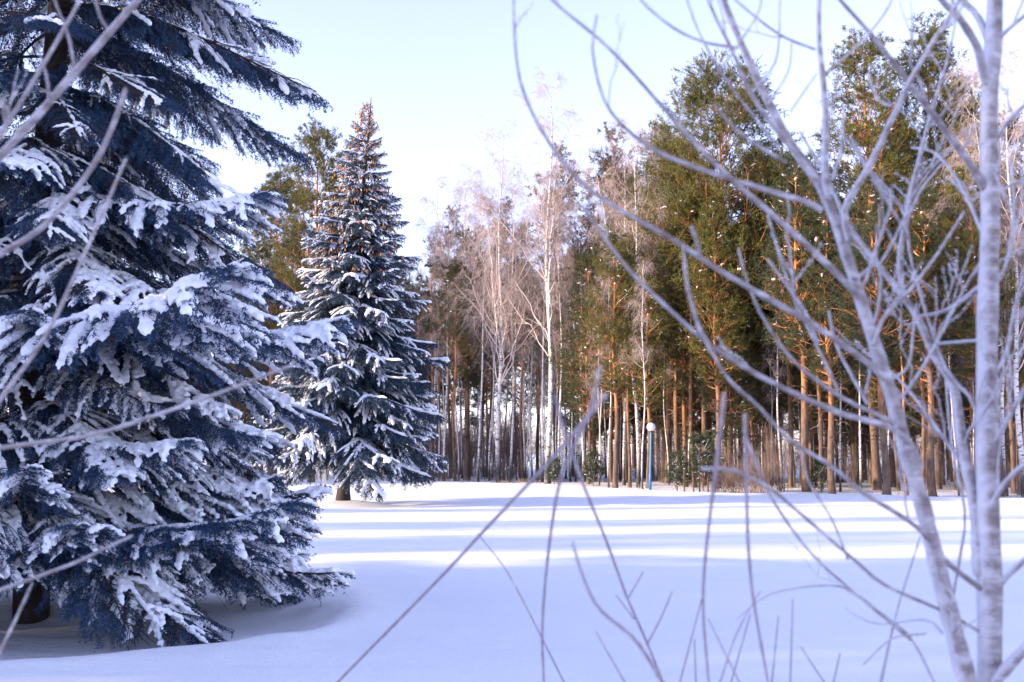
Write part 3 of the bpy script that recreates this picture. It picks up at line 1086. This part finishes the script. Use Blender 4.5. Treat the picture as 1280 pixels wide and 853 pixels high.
# ------------------------------------------------------------------ brush, young pines and grass at the foot of the wood
BUSH = [bush_meshes(71, 2.2, 1.1, 34), bush_meshes(72, 1.5, 1.2, 28), bush_meshes(73, 3.4, 1.0, 26), bush_meshes(74, 1.1, 0.8, 24)]
bushes = [(935, 59, 1, 1.25, 'tangled reddish bush under the pines right of the lamp post'), (918, 60, 0, 1.1, 'tall reddish bush standing left in the reddish thicket'), (950, 58, 0, 1.15, 'reddish twiggy bush at the right end of the reddish thicket'),
          (902, 61, 3, 1.2, 'small brown bush next to the low fence posts')]
for px, d, v, s_, lb in bushes:
    p = at(px, 566, d)
    o = link('bush', BUSH[v], None, (p[0], d, gz(p[0], d)))
    o.scale = (s_,) * 3
    o.rotation_euler[2] = px
    tag(o, lb, 'bush', 'bushes at the foot of the wood')
for i in range(26):
    px = 310 + 990 * (i + rngf.random()) / 26
    e0 = float(edge_y(at(px, 566, 70)[0]))
    d = e0 + 3.5 + 26 * rngf.random()
    p = at(px, 566, d)
    o = link('bush', BUSH[[2, 2, 0, 1][rngf.integers(4)]], None, (p[0], d, gz(p[0], d)))
    o.scale = (0.8 + 0.7 * rngf.random(),) * 3
    o.rotation_euler[2] = rngf.random() * 6
    tag(o, 'bare leafless bush among the trunks inside the wood', 'bush', 'bare bushes inside the wood')

for i in range(24):
    px = 520 + 260 * (i + rngf.random()) / 46
    d = float(edge_y(at(px, 566, 85)[0])) + 8 + 34 * rngf.random()
    p = at(px, 566, d)
    o = link('bush', BUSH[2], None, (p[0], d, gz(p[0], d)))
    o.scale = (1.2 + 0.9 * rngf.random(),) * 3
    o.rotation_euler[2] = rngf.random() * 6
    tag(o, 'tall bare thicket stem cluster behind the birches', 'bush', 'tall bare bushes behind the birches')

for px, d, h, lb in [(693, 74, 1.5, 'knee-high snowy young pine at the foot of the tallest birch'), (742, 72, 1.9, 'young pine with low snow-dusted boughs left of the forward dark-footed pine'),
                     (846, 60.5, 1.8, 'young pine with snow clots beside the low fence posts'), (878, 62.5, 2.7, 'taller snow-spotted young pine behind the low fence posts'),
                     (1025, 62, 1.5, 'small young pine between two dark trunks behind the sapling')]:
    p = at(px, 566, d)
    o = empty('young_pine', (p[0], d, gz(p[0], d)), lb, 'tree', 'young pines at the foot of the wood', rz=px, s=h / 3.5)
    # a young tree has coarser needles for its size, so it gets meshes of its own
    pm = None
    for nm, me in PINES['young'].items():
        pm = link(nm, me, o)

# dry grass and forest litter that pokes out of the snow: nobody could count it
gg = Geo()
n = 9000
gxs = rngf.uniform(-34, 40, n)
gys = edge_y(gxs) + np.abs(rngf.normal(size=n)) * 9 - 0.2
keepm = (vnoise(gxs, gys, 2.5, 12) > -0.08)
gxs, gys = gxs[keepm], gys[keepm]
gzs = H(gxs, gys)
n = len(gxs)
hgt = 0.12 + 0.35 * rngf.random(n) ** 2
N = 3
s = np.linspace(0, 1, N)
P = np.zeros((n, N, 3))
P[:, :, 0] = gxs[:, None] + rngf.normal(size=(n, 1)) * 0.12 * s
P[:, :, 1] = gys[:, None] + rngf.normal(size=(n, 1)) * 0.12 * s
P[:, :, 2] = (gzs - 0.03)[:, None] + hgt[:, None] * s
tubes(gg, P, np.broadcast_to(0.007 * (1 - 0.6 * s), (n, N)), 3)
tag(link('dry_grass', gg.mesh('dry_grass', m_grass)), 'dry grass stalks poking through the snow under the trees', 'grass', None, 'stuff')


# ------------------------------------------------------------------ lamp posts, posts, fence
def uv_sphere(gg, c, r, nu=20, nv=14, sz=1.0):
    th = np.linspace(0.02, math.pi - 0.02, nv)
    P = np.array(c)[None, None] + np.stack([0 * th, 0 * th, np.cos(th) * r * sz], -1)[None]
    P[0, :, 0] += 1e-5 * np.arange(nv)
    tubes(gg, P, (np.sin(th) * r)[None], nu)


def lathe(gg, prof, S=16, off=(0, 0)):
    prof = np.array(prof, float)
    a = np.arange(S) * 2 * math.pi / S
    V = np.stack([prof[:, 0:1] * np.cos(a) + off[0], prof[:, 0:1] * np.sin(a) + off[1], np.repeat(prof[:, 1:2], S, 1)], -1)
    n = np.arange(len(prof) - 1)[:, None] * S
    k = np.arange(S)[None]
    k2 = (k + 1) % S
    gg.add(V.reshape(-1, 3), np.stack([n + k, n + k2, n + S + k2, n + S + k], -1).reshape(-1, 4))


def lamp(px, d, ytop_, label, tilt=0.03):
    p = at(px, 566, d)
    z0 = gz(p[0], d)
    h = ztop(ytop_, d) - z0
    gr = 0.25
    root = empty('lamp_post', (p[0], d, z0), label, 'lamp post', 'blue lamp posts')
    root.rotation_euler = (0, tilt, 0)
    a = Geo()
    lathe(a, [(0.0, -0.4), (0.085, -0.4), (0.085, 0.9), (0.078, 0.93), (0.062, 0.96), (0.055, h - 2 * gr - 0.08), (0.055, h - 2 * gr - 0.04), (0, h - 2 * gr - 0.03)])
    link('pole', a.mesh('lamp_pole', m_blue, True), root)
    c = Geo()
    lathe(c, [(0, h - 2 * gr - 0.05), (0.10, h - 2 * gr - 0.05), (0.12, h - 2 * gr + 0.02), (0.10, h - 2 * gr + 0.05), (0, h - 2 * gr + 0.06)])
    link('collar', c.mesh('lamp_collar', m_wood, True), root)
    b_ = Geo()
    th = np.linspace(0.0, math.pi, 18)
    lathe(b_, [(math.sin(x) * gr + 1e-4, h - gr + math.cos(x) * gr) for x in th], 24)
    link('globe', b_.mesh('lamp_globe', m_globe, True), root)
    return root


lamp(812, 62.5, 528.5, 'blue lamp post with a white globe standing at the edge of the wood')
lamp(373, 82, 540, 'second blue lamp post half hidden behind the lower left boughs of the conical spruce', 0.0)

p = at(518, 566, 66)
gg = Geo()
lathe(gg, [(0, -0.3), (0.11, -0.3), (0.10, 0.6), (0.095, 1.35), (0.13, 1.42), (0.10, 1.5), (0.0, 1.56)], 12)
o = link('post', gg.mesh('post', m_postwhite, True), None, (p[0], 66, gz(p[0], 66)))
tag(o, 'short pale post on the snow under the right edge of the conical spruce', 'post')

fr = empty('rail_fence', (at(873, 566, 59)[0], 59, gz(at(873, 566, 59)[0], 59)), 'low dark wooden rail fence on slim posts left of the reddish thicket', 'fence')
for k, px in enumerate((855, 866, 874, 884, 893)):
    x = at(px, 566, 59)[0] - fr.location[0]
    gg = Geo()
    hh = [1.15, 0.8, 0.9, 0.75, 1.0][k]
    lathe(gg, [(0, -0.3), (0.045, -0.3), (0.04, hh), (0.0, hh + 0.03)], 8, off=(x, 0.05 * (-1) ** k))
    link('post', gg.mesh('fence_post', m_wood, True), fr)
gg = Geo()
x0 = at(853, 566, 59)[0] - fr.location[0]
x1 = at(896, 566, 59)[0] - fr.location[0]
tubes(gg, np.array([[[x0, 0, 0.62], [0, 0.03, 0.56], [x1, 0, 0.66]]]), np.array([[0.035, 0.035, 0.03]]), 6)
link('rail', gg.mesh('fence_rail', m_wood, True), fr)


# ------------------------------------------------------------------ foreground: frosted saplings close to the camera
def resample(pts, n):
    """smooth curve (Catmull-Rom) through control points; pts (K,4) = xyz + radius"""
    pts = np.asarray(pts, float)
    K = len(pts)
    if K == 2:
        t = np.linspace(0, 1, n)[:, None]
        return pts[0] * (1 - t) + pts[1] * t
    Q = np.concatenate([[2 * pts[0] - pts[1]], pts, [2 * pts[-1] - pts[-2]]])
    dl = np.concatenate([[0], np.cumsum(np.linalg.norm(np.diff(pts[:, :3], axis=0), axis=1))])
    u = np.linspace(0, dl[-1], n)
    i = np.clip(np.searchsorted(dl, u, side='right') - 1, 0, K - 2)
    f = ((u - dl[i]) / np.maximum(dl[i + 1] - dl[i], 1e-9))[:, None]
    p0, p1, p2, p3 = Q[i], Q[i + 1], Q[i + 2], Q[i + 3]
    return 0.5 * ((2 * p1) + (-p0 + p2) * f + (2 * p0 - 5 * p1 + 4 * p2 - p3) * f ** 2 + (-p0 + 3 * p1 - 3 * p2 + p3) * f ** 3)


def traced(px_pts, d0, d1, w0, w1, n=None):
    """control points in photo pixels -> line in the world with its own depths and thickness"""
    K = len(px_pts)
    a = np.array(px_pts, float)
    l = np.concatenate([[0], np.cumsum(np.linalg.norm(np.diff(a, axis=0), axis=1))])
    l /= l[-1]
    out = []
    for (x, y), t in zip(px_pts, l):
        d = d0 + (d1 - d0) * t
        w = w0 + (w1 - w0) * t
        p = at(x, y, d)
        out.append([*p, 0.5 * w * d / F])
    L = l[-1]
    return resample(out, n or max(6, 3 * K))


def branch_obj(name, line, parent, mat, rng, S=8, twigs=0, tl=(0.12, 0.35), ground_=False, up=0.5, fuzz=True):
    gg = Geo()
    P = line[None, :, :3].copy()
    R = np.maximum(line[None, :, 3], 0.0011)
    n = P.shape[1]
    R = R * (1 + 0.07 * np.sin(np.arange(n) * 2.1 + rng.random() * 6))[None]
    tubes(gg, P, R, S)
    # rounded end
    e = np.stack([P[:, -1], P[:, -1] + (P[:, -1] - P[:, -2]) * 0.15], 1)
    tubes(gg, e, np.stack([R[:, -1], R[:, -1] * 0.1], 1), S)
    F0, F1 = seg(P)
    if twigs:
        P2, R2, _, _ = grow(rng, P, R, twigs, 0.15, 0.95, 42, 12, lambda t, p: tl[0] + (tl[1] - tl[0]) * rng.random(len(t)), N=7, up=up, droop=-0.05, rr=0.45, rmin=0.0013, wig=0.03, taper=0.35)
        R2 = np.minimum(R2, 0.0034)
        tubes(gg, P2, R2, 6)
        P3, R3, _, _ = grow(rng, P2, R2, 2, 0.2, 0.9, 40, 12, lambda t, p: 0.4 * p, N=5, up=up * 0.6, rr=0.7, rmin=0.001, wig=0.03, taper=0.4)
        tubes(gg, P3, R3, 5)
        a0, a1 = seg(P2)
        F0, F1 = np.concatenate([F0, a0]), np.concatenate([F1, a1])
        a0, a1 = seg(P3)
        F0, F1 = np.concatenate([F0, a0]), np.concatenate([F1, a1])
    o = link(name, gg.mesh(name, mat, True), parent)
    if fuzz:
        # hoarfrost: tiny white crystals standing off the bark
        hf = Geo()
        rr_ = 0.004
        needles(hf, F0, F1, 700, 0.0055, 0.0016, rng, spread=1.0, fwd=0.1)
        # push out to the bark surface for thick stems
        link('hoarfrost', hf.mesh('hoarfrost', m_bsnow), o)
    return o


rngs = np.random.default_rng(9)
sap = empty('sapling', (at(1237, 853, 2.6)[0], 2.6, gz(at(1237, 853, 2.6)[0], 2.6)), 'frosted many-stemmed bare sapling close by, its thick upright stem crossing the whole view', 'tree')
SO = np.array([*sap.location])


def sbranch(name, pts, d0, d1, w0, w1, twigs=0, tl=(0.10, 0.3), up=0.4, mat=m_frost, down=False, par=None):
    ln = traced(pts, d0, d1, w0, w1)
    if down:   # carry the foot on to the snow
        foot = np.array([SO[0] + 0.02 * rngs.normal(), SO[1] + 0.03 * rngs.normal(), SO[2] - 0.1, ln[0, 3] * 1.25])
        k = 10
        t = np.linspace(0, 1, k)[:, None][:-1]
        mid_ = foot * (1 - t) + ln[0] * t
        ln = np.concatenate([mid_, ln])
    ln = ln.copy()
    ln[:, :3] -= SO
    return branch_obj(name, ln, sap, mat, rngs, 10 if w0 > 12 else 7, twigs, tl, up=up, fuzz=w0 < 14)


T_ = [(1237, 853), (1237, 729), (1234, 553), (1234, 411), (1238, 260), (1236, 137), (1242, 50), (1245, -60), (1248, -300), (1240, -700)]
sbranch('trunk', T_, 2.60, 2.60, 31, 12, 0, down=True)
sbranch('stem', [(1209, 853), (1186, 764), (1167, 687), (1149, 616), (1130, 556), (1118, 506), (1093, 429), (1072, 362), (1054, 306), (1038, 260), (1022, 227), (988, 179), (960, 127), (933, 69), (904, 0), (870, -90), (850, -200)], 2.55, 2.3, 24, 4, 5, down=True)
sbranch('stem', [(1224, 720), (1220, 645), (1213, 606), (1202, 553), (1192, 485), (1167, 443), (1149, 401), (1128, 369), (1111, 348), (1086, 316), (1058, 278), (1040, 235), (1000, 165)], 2.6, 2.75, 17, 3, 5)
B_ = [
    ([(1024, 228), (978, 172), (943, 124), (916, 65), (885, 0), (860, -80)], 2.34, 2.2, 9, 3, 2),
    ([(1036, 245), (1031, 215), (1032, 137), (1024, 52), (1024, 0), (1030, -120)], 2.36, 2.3, 12, 4, 1),
    ([(1032, 93), (1081, 48), (1115, 0), (1130, -60)], 2.33, 2.3, 4, 2, 0),
    ([(1019, 62), (974, 43), (919, 0), (890, -30)], 2.33, 2.2, 4, 2, 1),
    ([(1062, 300), (1056, 262), (1091, 199), (1132, 113), (1160, 62), (1187, 21), (1215, -30)], 2.40, 2.35, 11, 5, 2),
    ([(1232, 240), (1218, 213), (1170, 148), (1125, 89), (1087, 41), (1050, 0), (1010, -50)], 2.6, 2.2, 12, 4, 3),
    ([(1236, 110), (1228, 86), (1221, 58), (1197, 20), (1177, 0), (1150, -50)], 2.6, 2.4, 14, 7, 1),
    ([(1238, 60), (1222, 20), (1192, -10), (1170, -60)], 2.6, 2.7, 11, 6, 1),
    ([(1245, 60), (1252, 45), (1280, 20), (1330, -20)], 2.6, 2.5, 7, 4, 1),
    ([(1240, 180), (1250, 165), (1280, 132), (1340, 90)], 2.6, 2.5, 9, 5, 2),
    ([(1240, 242), (1252, 237), (1285, 222), (1340, 190)], 2.6, 2.8, 5, 3, 2),
    ([(1128, 366), (1125, 340), (1126, 310), (1132, 278), (1139, 241), (1160, 155), (1184, 76), (1196, 20)], 2.72, 2.6, 9, 2, 6),
    ([(1147, 396), (1170, 392), (1192, 383), (1232, 352)], 2.74, 2.62, 5, 7, 1),
    ([(1168, 430), (1195, 428), (1234, 425)], 2.72, 2.6, 4, 6, 0),
    ([(1026, 262), (1012, 254), (963, 239), (892, 217), (816, 186), (761, 136), (741, 66), (746, 20)], 2.36, 2.0, 9, 3, 1),
    ([(1074, 372), (1062, 358), (1016, 313), (956, 260), (912, 222), (857, 166), (826, 131), (761, 60), (690, 0), (650, -50)], 2.40, 2.0, 10, 3, 2),
    ([(1106, 474), (1093, 460), (1051, 429), (1009, 401), (946, 365), (893, 334), (842, 300), (766, 257), (726, 227), (685, 176), (650, 101), (642, 0), (645, -60)], 2.44, 2.0, 10, 3, 2),
    ([(1150, 585), (1139, 556), (1111, 534), (1051, 517), (1002, 496), (946, 468), (889, 432), (840, 390), (796, 348), (766, 312), (728, 258)], 2.5, 2.0, 10, 4, 2),
    ([(1118, 530), (1100, 520), (1069, 506), (1037, 487), (991, 450), (956, 401), (935, 355), (923, 312)], 2.46, 2.3, 7, 3, 0),
    ([(1234, 742), (1185, 704), (1146, 659), (1079, 616), (1037, 581), (991, 553), (946, 506), (914, 478), (893, 446), (882, 428)], 2.6, 2.1, 8, 4, 1),
    ([(1225, 790), (1178, 764), (1107, 732), (1069, 701), (991, 634), (960, 609), (917, 588), (878, 586)], 2.6, 2.1, 5, 5, 0),
    ([(1171, 860), (1139, 799), (1107, 771), (1065, 739), (1037, 732), (991, 736), (956, 746), (922, 773)], 2.7, 2.9, 4, 2, 1),
    ([(1138, 800), (1079, 750), (1016, 694), (963, 620), (930, 540)], 2.7, 2.2, 3.5, 4, 0),
    ([(1234, 640), (1255, 606), (1280, 581), (1320, 560)], 2.6, 2.4, 8, 6, 1),
    ([(1242, 745), (1251, 729), (1280, 701), (1340, 650)], 2.6, 2.5, 9, 6, 1),
    ([(1237, 870), (1248, 848), (1280, 813), (1340, 760)], 2.6, 2.4, 17, 12, 1),
    ([(1070, 350), (1081, 340), (1093, 330)], 2.4, 2.7, 5, 4, 0),
    ([(1092, 432), (1104, 398), (1135, 365), (1170, 320), (1205, 265)], 2.42, 2.6, 6, 3, 2),
    ([(1123, 500), (1140, 480), (1170, 430), (1206, 360), (1224, 330)], 2.46, 2.7, 5, 3, 3),
    ([(1110, 478), (1135, 458), (1141, 420), (1146, 380)], 2.46, 2.5, 4, 3, 1),
    ([(1186, 770), (1199, 700), (1206, 640), (1190, 560), (1182, 470)], 2.55, 2.9, 5, 3, 3),
    ([(1236, 560), (1215, 500), (1180, 455), (1140, 330), (1128, 262), (1081, 203), (1063, 172)], 2.6, 2.8, 6, 3, 4),
    ([(1240, 480), (1258, 440), (1270, 380), (1290, 300)], 2.6, 2.4, 7, 4, 4),
    ([(1240, 360), (1258, 330), (1268, 260), (1262, 200)], 2.6, 2.9, 6, 3, 3),
    ([(1232, 300), (1210, 250), (1190, 215), (1166, 190), (1140, 185)], 2.6, 2.9, 6, 3, 4),
    ([(1240, 560), (1262, 520), (1284, 480)], 2.6, 2.4, 8, 6, 2),
    ([(1234, 640), (1215, 600), (1160, 520), (1120, 470), (1080, 440)], 2.6, 2.9, 7, 3, 3),
]
for pts, d0, d1, w0, w1, tw_ in B_:
    sbranch('branch', pts, d0, d1, w0 * 0.9, w1 * 0.85, tw_)
TW = [
    ([(983, 203), (947, 182), (916, 158), (893, 130)], 2.3, 2.2, 5, 3),
    ([(1040, 226), (1051, 189), (1055, 137)], 2.35, 2.3, 5, 3),
    ([(1115, 133), (1101, 127), (1091, 110), (1086, 92)], 2.38, 2.4, 4, 3),
    ([(922, 60), (881, 53), (842, 35), (801, 0), (780, -40)], 2.25, 2.0, 4, 2.5),
    ([(974, 186), (950, 155), (905, 96), (874, 41), (857, -5)], 2.3, 2.2, 3.5, 2),
    ([(895, 94), (920, 60), (950, 10), (948, -30)], 2.25, 2.2, 3, 2),
    ([(940, 115), (970, 75), (975, 0)], 2.25, 2.3, 3, 2),
    ([(960, 130), (985, 90), (990, 50)], 2.26, 2.3, 2.6, 1.8),
    ([(988, 140), (1005, 115), (1021, 92)], 2.3, 2.34, 2.6, 1.8),
    ([(875, 320), (871, 302), (864, 284)], 2.2, 2.1, 5, 4),
    ([(886, 429), (873, 408), (858, 351), (855, 306)], 2.2, 2.1, 6, 4),
    ([(1048, 489), (1023, 436), (1002, 394), (981, 341), (960, 270)], 2.45, 2.4, 4, 3),
    ([(1023, 430), (1005, 387), (960, 325)], 2.45, 2.5, 4.5, 3),
    ([(1085, 505), (1065, 470), (1045, 430), (1036, 390)], 2.46, 2.5, 5, 3),
    ([(1080, 500), (1087, 470), (1086, 462)], 2.46, 2.5, 4, 3),
    ([(1129, 260), (1108, 241), (1081, 203), (1063, 170)], 2.6, 2.6, 4, 3),
    ([(1136, 300), (1120, 270), (1090, 225)], 2.7, 2.5, 4, 3),
    ([(1130, 290), (1150, 240), (1178, 205)], 2.7, 2.6, 4, 3),
    ([(1157, 792), (1114, 799), (1079, 831)], 2.7, 2.8, 3, 2),
    ([(1178, 792), (1157, 775), (1100, 780), (1070, 770), (1057, 760)], 2.6, 2.8, 3, 1.5),
    ([(1060, 700), (1040, 650), (1010, 600), (1000, 560)], 2.55, 2.5, 3, 2),
    ([(1150, 672), (1121, 764), (1100, 860)], 2.7, 2.8, 2, 3),
]
for pts, d0, d1, w0, w1 in TW:
    sbranch('twig', pts, d0, d1, w0, w1, 0)


# second frosted tree, outside the view on the left; its boughs reach in
lx, ly = -2.15, 2.7
lt = empty('sapling', (lx, ly, gz(lx, ly)), 'frosted bare tree whose long branches reach in front of the huge spruce', 'tree')
LO = np.array([*lt.location])
tl_ = np.array([[lx, ly, LO[2] - 0.1, 0.045], [lx + 0.03, ly, 1.3, 0.036], [lx - 0.02, ly, 2.5, 0.028], [lx + 0.03, ly, 4.2, 0.012]])
ln = resample(tl_, 24)
ln[:, :3] -= LO
branch_obj('trunk', ln, lt, m_frost, rngs, 10, 0, fuzz=False)


def lbranch(z, pts, d0, d1, w0, w1, twigs=0):
    l2 = traced(pts, d0, d1, w0, w1)
    foot = np.array([lx, ly, z, max(l2[0, 3] * 1.25, 0.004)])
    mid_ = (foot * 0.5 + l2[0] * 0.5)
    mid_[2] -= 0.03
    l3_ = np.concatenate([resample(np.array([foot, mid_, l2[0]]), 7)[:-1], l2])
    l3_[:, :3] -= LO
    branch_obj('branch', l3_, lt, m_frost, rngs, 7, twigs, (0.08, 0.2))


lbranch(2.35, [(-30, 228), (0, 196), (60, 130), (120, 60), (172, 0), (230, -70)], 2.3, 2.1, 11, 8)
lbranch(2.50, [(-25, 190), (5, 160), (50, 88), (100, 0), (125, -60)], 2.5, 2.3, 6, 4, 1)
lbranch(2.25, [(-30, 335), (0, 318), (60, 278), (118, 205), (144, 150), (157, 112)], 2.4, 2.3, 8, 6)
lbranch(1.95, [(-20, 530), (0, 500), (60, 415), (110, 308), (140, 240), (157, 200)], 2.5, 2.4, 6, 4)
lbranch(1.85, [(-30, 564), (0, 560), (60, 552), (130, 540), (250, 500), (320, 474), (365, 457)], 2.5, 2.5, 6, 4)
lbranch(1.60, [(-30, 748), (0, 738), (90, 705), (135, 684), (165, 670)], 2.5, 2.6, 5, 3)
lbranch(1.35, [(-20, 860), (0, 815), (18, 778), (40, 730)], 2.6, 2.6, 5, 3)
for pts, w in [([(93, 82), (84, 40), (68, 0), (60, -30)], 4), ([(62, 128), (58, 95), (47, 58)], 4), ([(8, 158), (4, 140), (6, 125)], 3.5), ([(140, 45), (125, 20), (118, -10)], 4), ([(0, 176), (10, 150), (5, 128)], 4)]:
    l2 = traced(pts, 2.22, 2.2, w, w * 0.6)
    l2[:, :3] -= LO
    branch_obj('twig', l2, lt, m_frost, rngs, 6)


# thin bare shoots standing in the snow near the camera
def shoot(label, pts, d0, d1, w0, w1, side=()):
    l2 = traced(pts, d0, d1, w0 * 0.82, w1 * 0.85)
    s0 = l2[0]
    drift = (l2[0, :3] - l2[1, :3])
    drift = drift / max(1e-6, abs(drift[2]))
    gx_ = s0[0] + np.clip(drift[0], -0.45, 0.45) * 0.5 * (s0[2])
    gy_ = s0[1] + 0.05
    z_ = gz(gx_, gy_) - 0.05
    foot = np.array([gx_, gy_, z_, s0[3] * 1.3])
    mid_ = (foot + s0) / 2
    mid_[0] = s0[0] + np.clip(drift[0], -0.6, 0.6) * 0.35 * (s0[2] - z_)
    l3_ = np.concatenate([resample(np.array([foot, mid_, s0]), 8)[:-1], l2])
    o_ = np.array([gx_, gy_, z_ + 0.05])
    root = empty('shoot', tuple(o_), label, 'shrub', 'bare shoots close to the camera')
    l3_[:, :3] -= o_
    branch_obj('stem', l3_, root, m_shoot, rngs, 7)
    for sp_, sd0, sd1, sw0, sw1 in side:
        l4 = traced(sp_, sd0, sd1, sw0, sw1)
        l4[:, :3] -= o_
        branch_obj('twig', l4, root, m_shoot, rngs, 6)


shoot('longest thin shoot slanting up to the right across the middle of the field', [(422, 853), (544, 729), (601, 668), (669, 596), (721, 538), (756, 494)], 3.4, 1.7, 4, 6)
shoot('thin upright shoot bending right where three shoots cross', [(680, 853), (678, 787), (684, 704), (695, 625), (707, 580), (735, 521), (750, 460)], 3.2, 1.7, 3.4, 6)
shoot('leaning shoot with small side twigs, its tip left of the crossing', [(829, 853), (806, 797), (784, 747), (759, 679), (731, 610), (705, 540), (694, 496)], 3.2, 2.1, 3.4, 5,
      [([(810, 804), (828, 769), (840, 740)], 3.1, 3.1, 2.2, 1.5), ([(786, 747), (804, 715)], 3.0, 3.0, 2.2, 1.5), ([(793, 774), (770, 744)], 3.05, 3.1, 2.0, 1.4)])
shoot('thick dark shoot with a curved tip at the bottom of the view', [(830, 856), (795, 801), (749, 761), (727, 715), (716, 679)], 2.4, 2.0, 6.5, 3.5)
shoot('faint curved shoot between the longest shoot and the upright one', [(705, 853), (670, 783), (634, 715), (598, 668)], 3.6, 3.4, 2.6, 1.8)
shoot('short shoot left of the thick dark shoot', [(781, 853), (745, 790)], 3.0, 3.0, 2.6, 1.8)
shoot('tall blurred wand left of two, ending below the pines', [(886, 853), (879, 764), (882, 694), (893, 600), (905, 494)], 2.6, 1.9, 3.6, 6)
shoot('tall blurred wand right of two, ending below the pines', [(960, 853), (942, 750), (935, 676), (933, 600), (931, 520)], 2.6, 1.9, 3.6, 6)
SMALL = [([(924, 853), (886, 775)], 2.6, 'crossing'), ([(914, 853), (938, 768)], 3.0, ''), ([(850, 853), (877, 750)], 3.0, ''), ([(965, 853), (973, 771)], 3.0, ''), ([(988, 853), (991, 750)], 2.8, ''), ([(1030, 853), (1002, 810)], 2.8, ''), ([(1042, 853), (1050, 817)], 2.9, ''), ([(900, 853), (922, 790), (950, 740)], 2.5, ''), ([(1100, 853), (1121, 764), (1150, 673)], 2.9, ''), ([(870, 853), (868, 800)], 3.1, '')]
for pts, d, _ in SMALL:
    shoot('short thin shoot at the bottom of the view left of the many-stemmed sapling', pts, d, d, 2.6, 1.8)
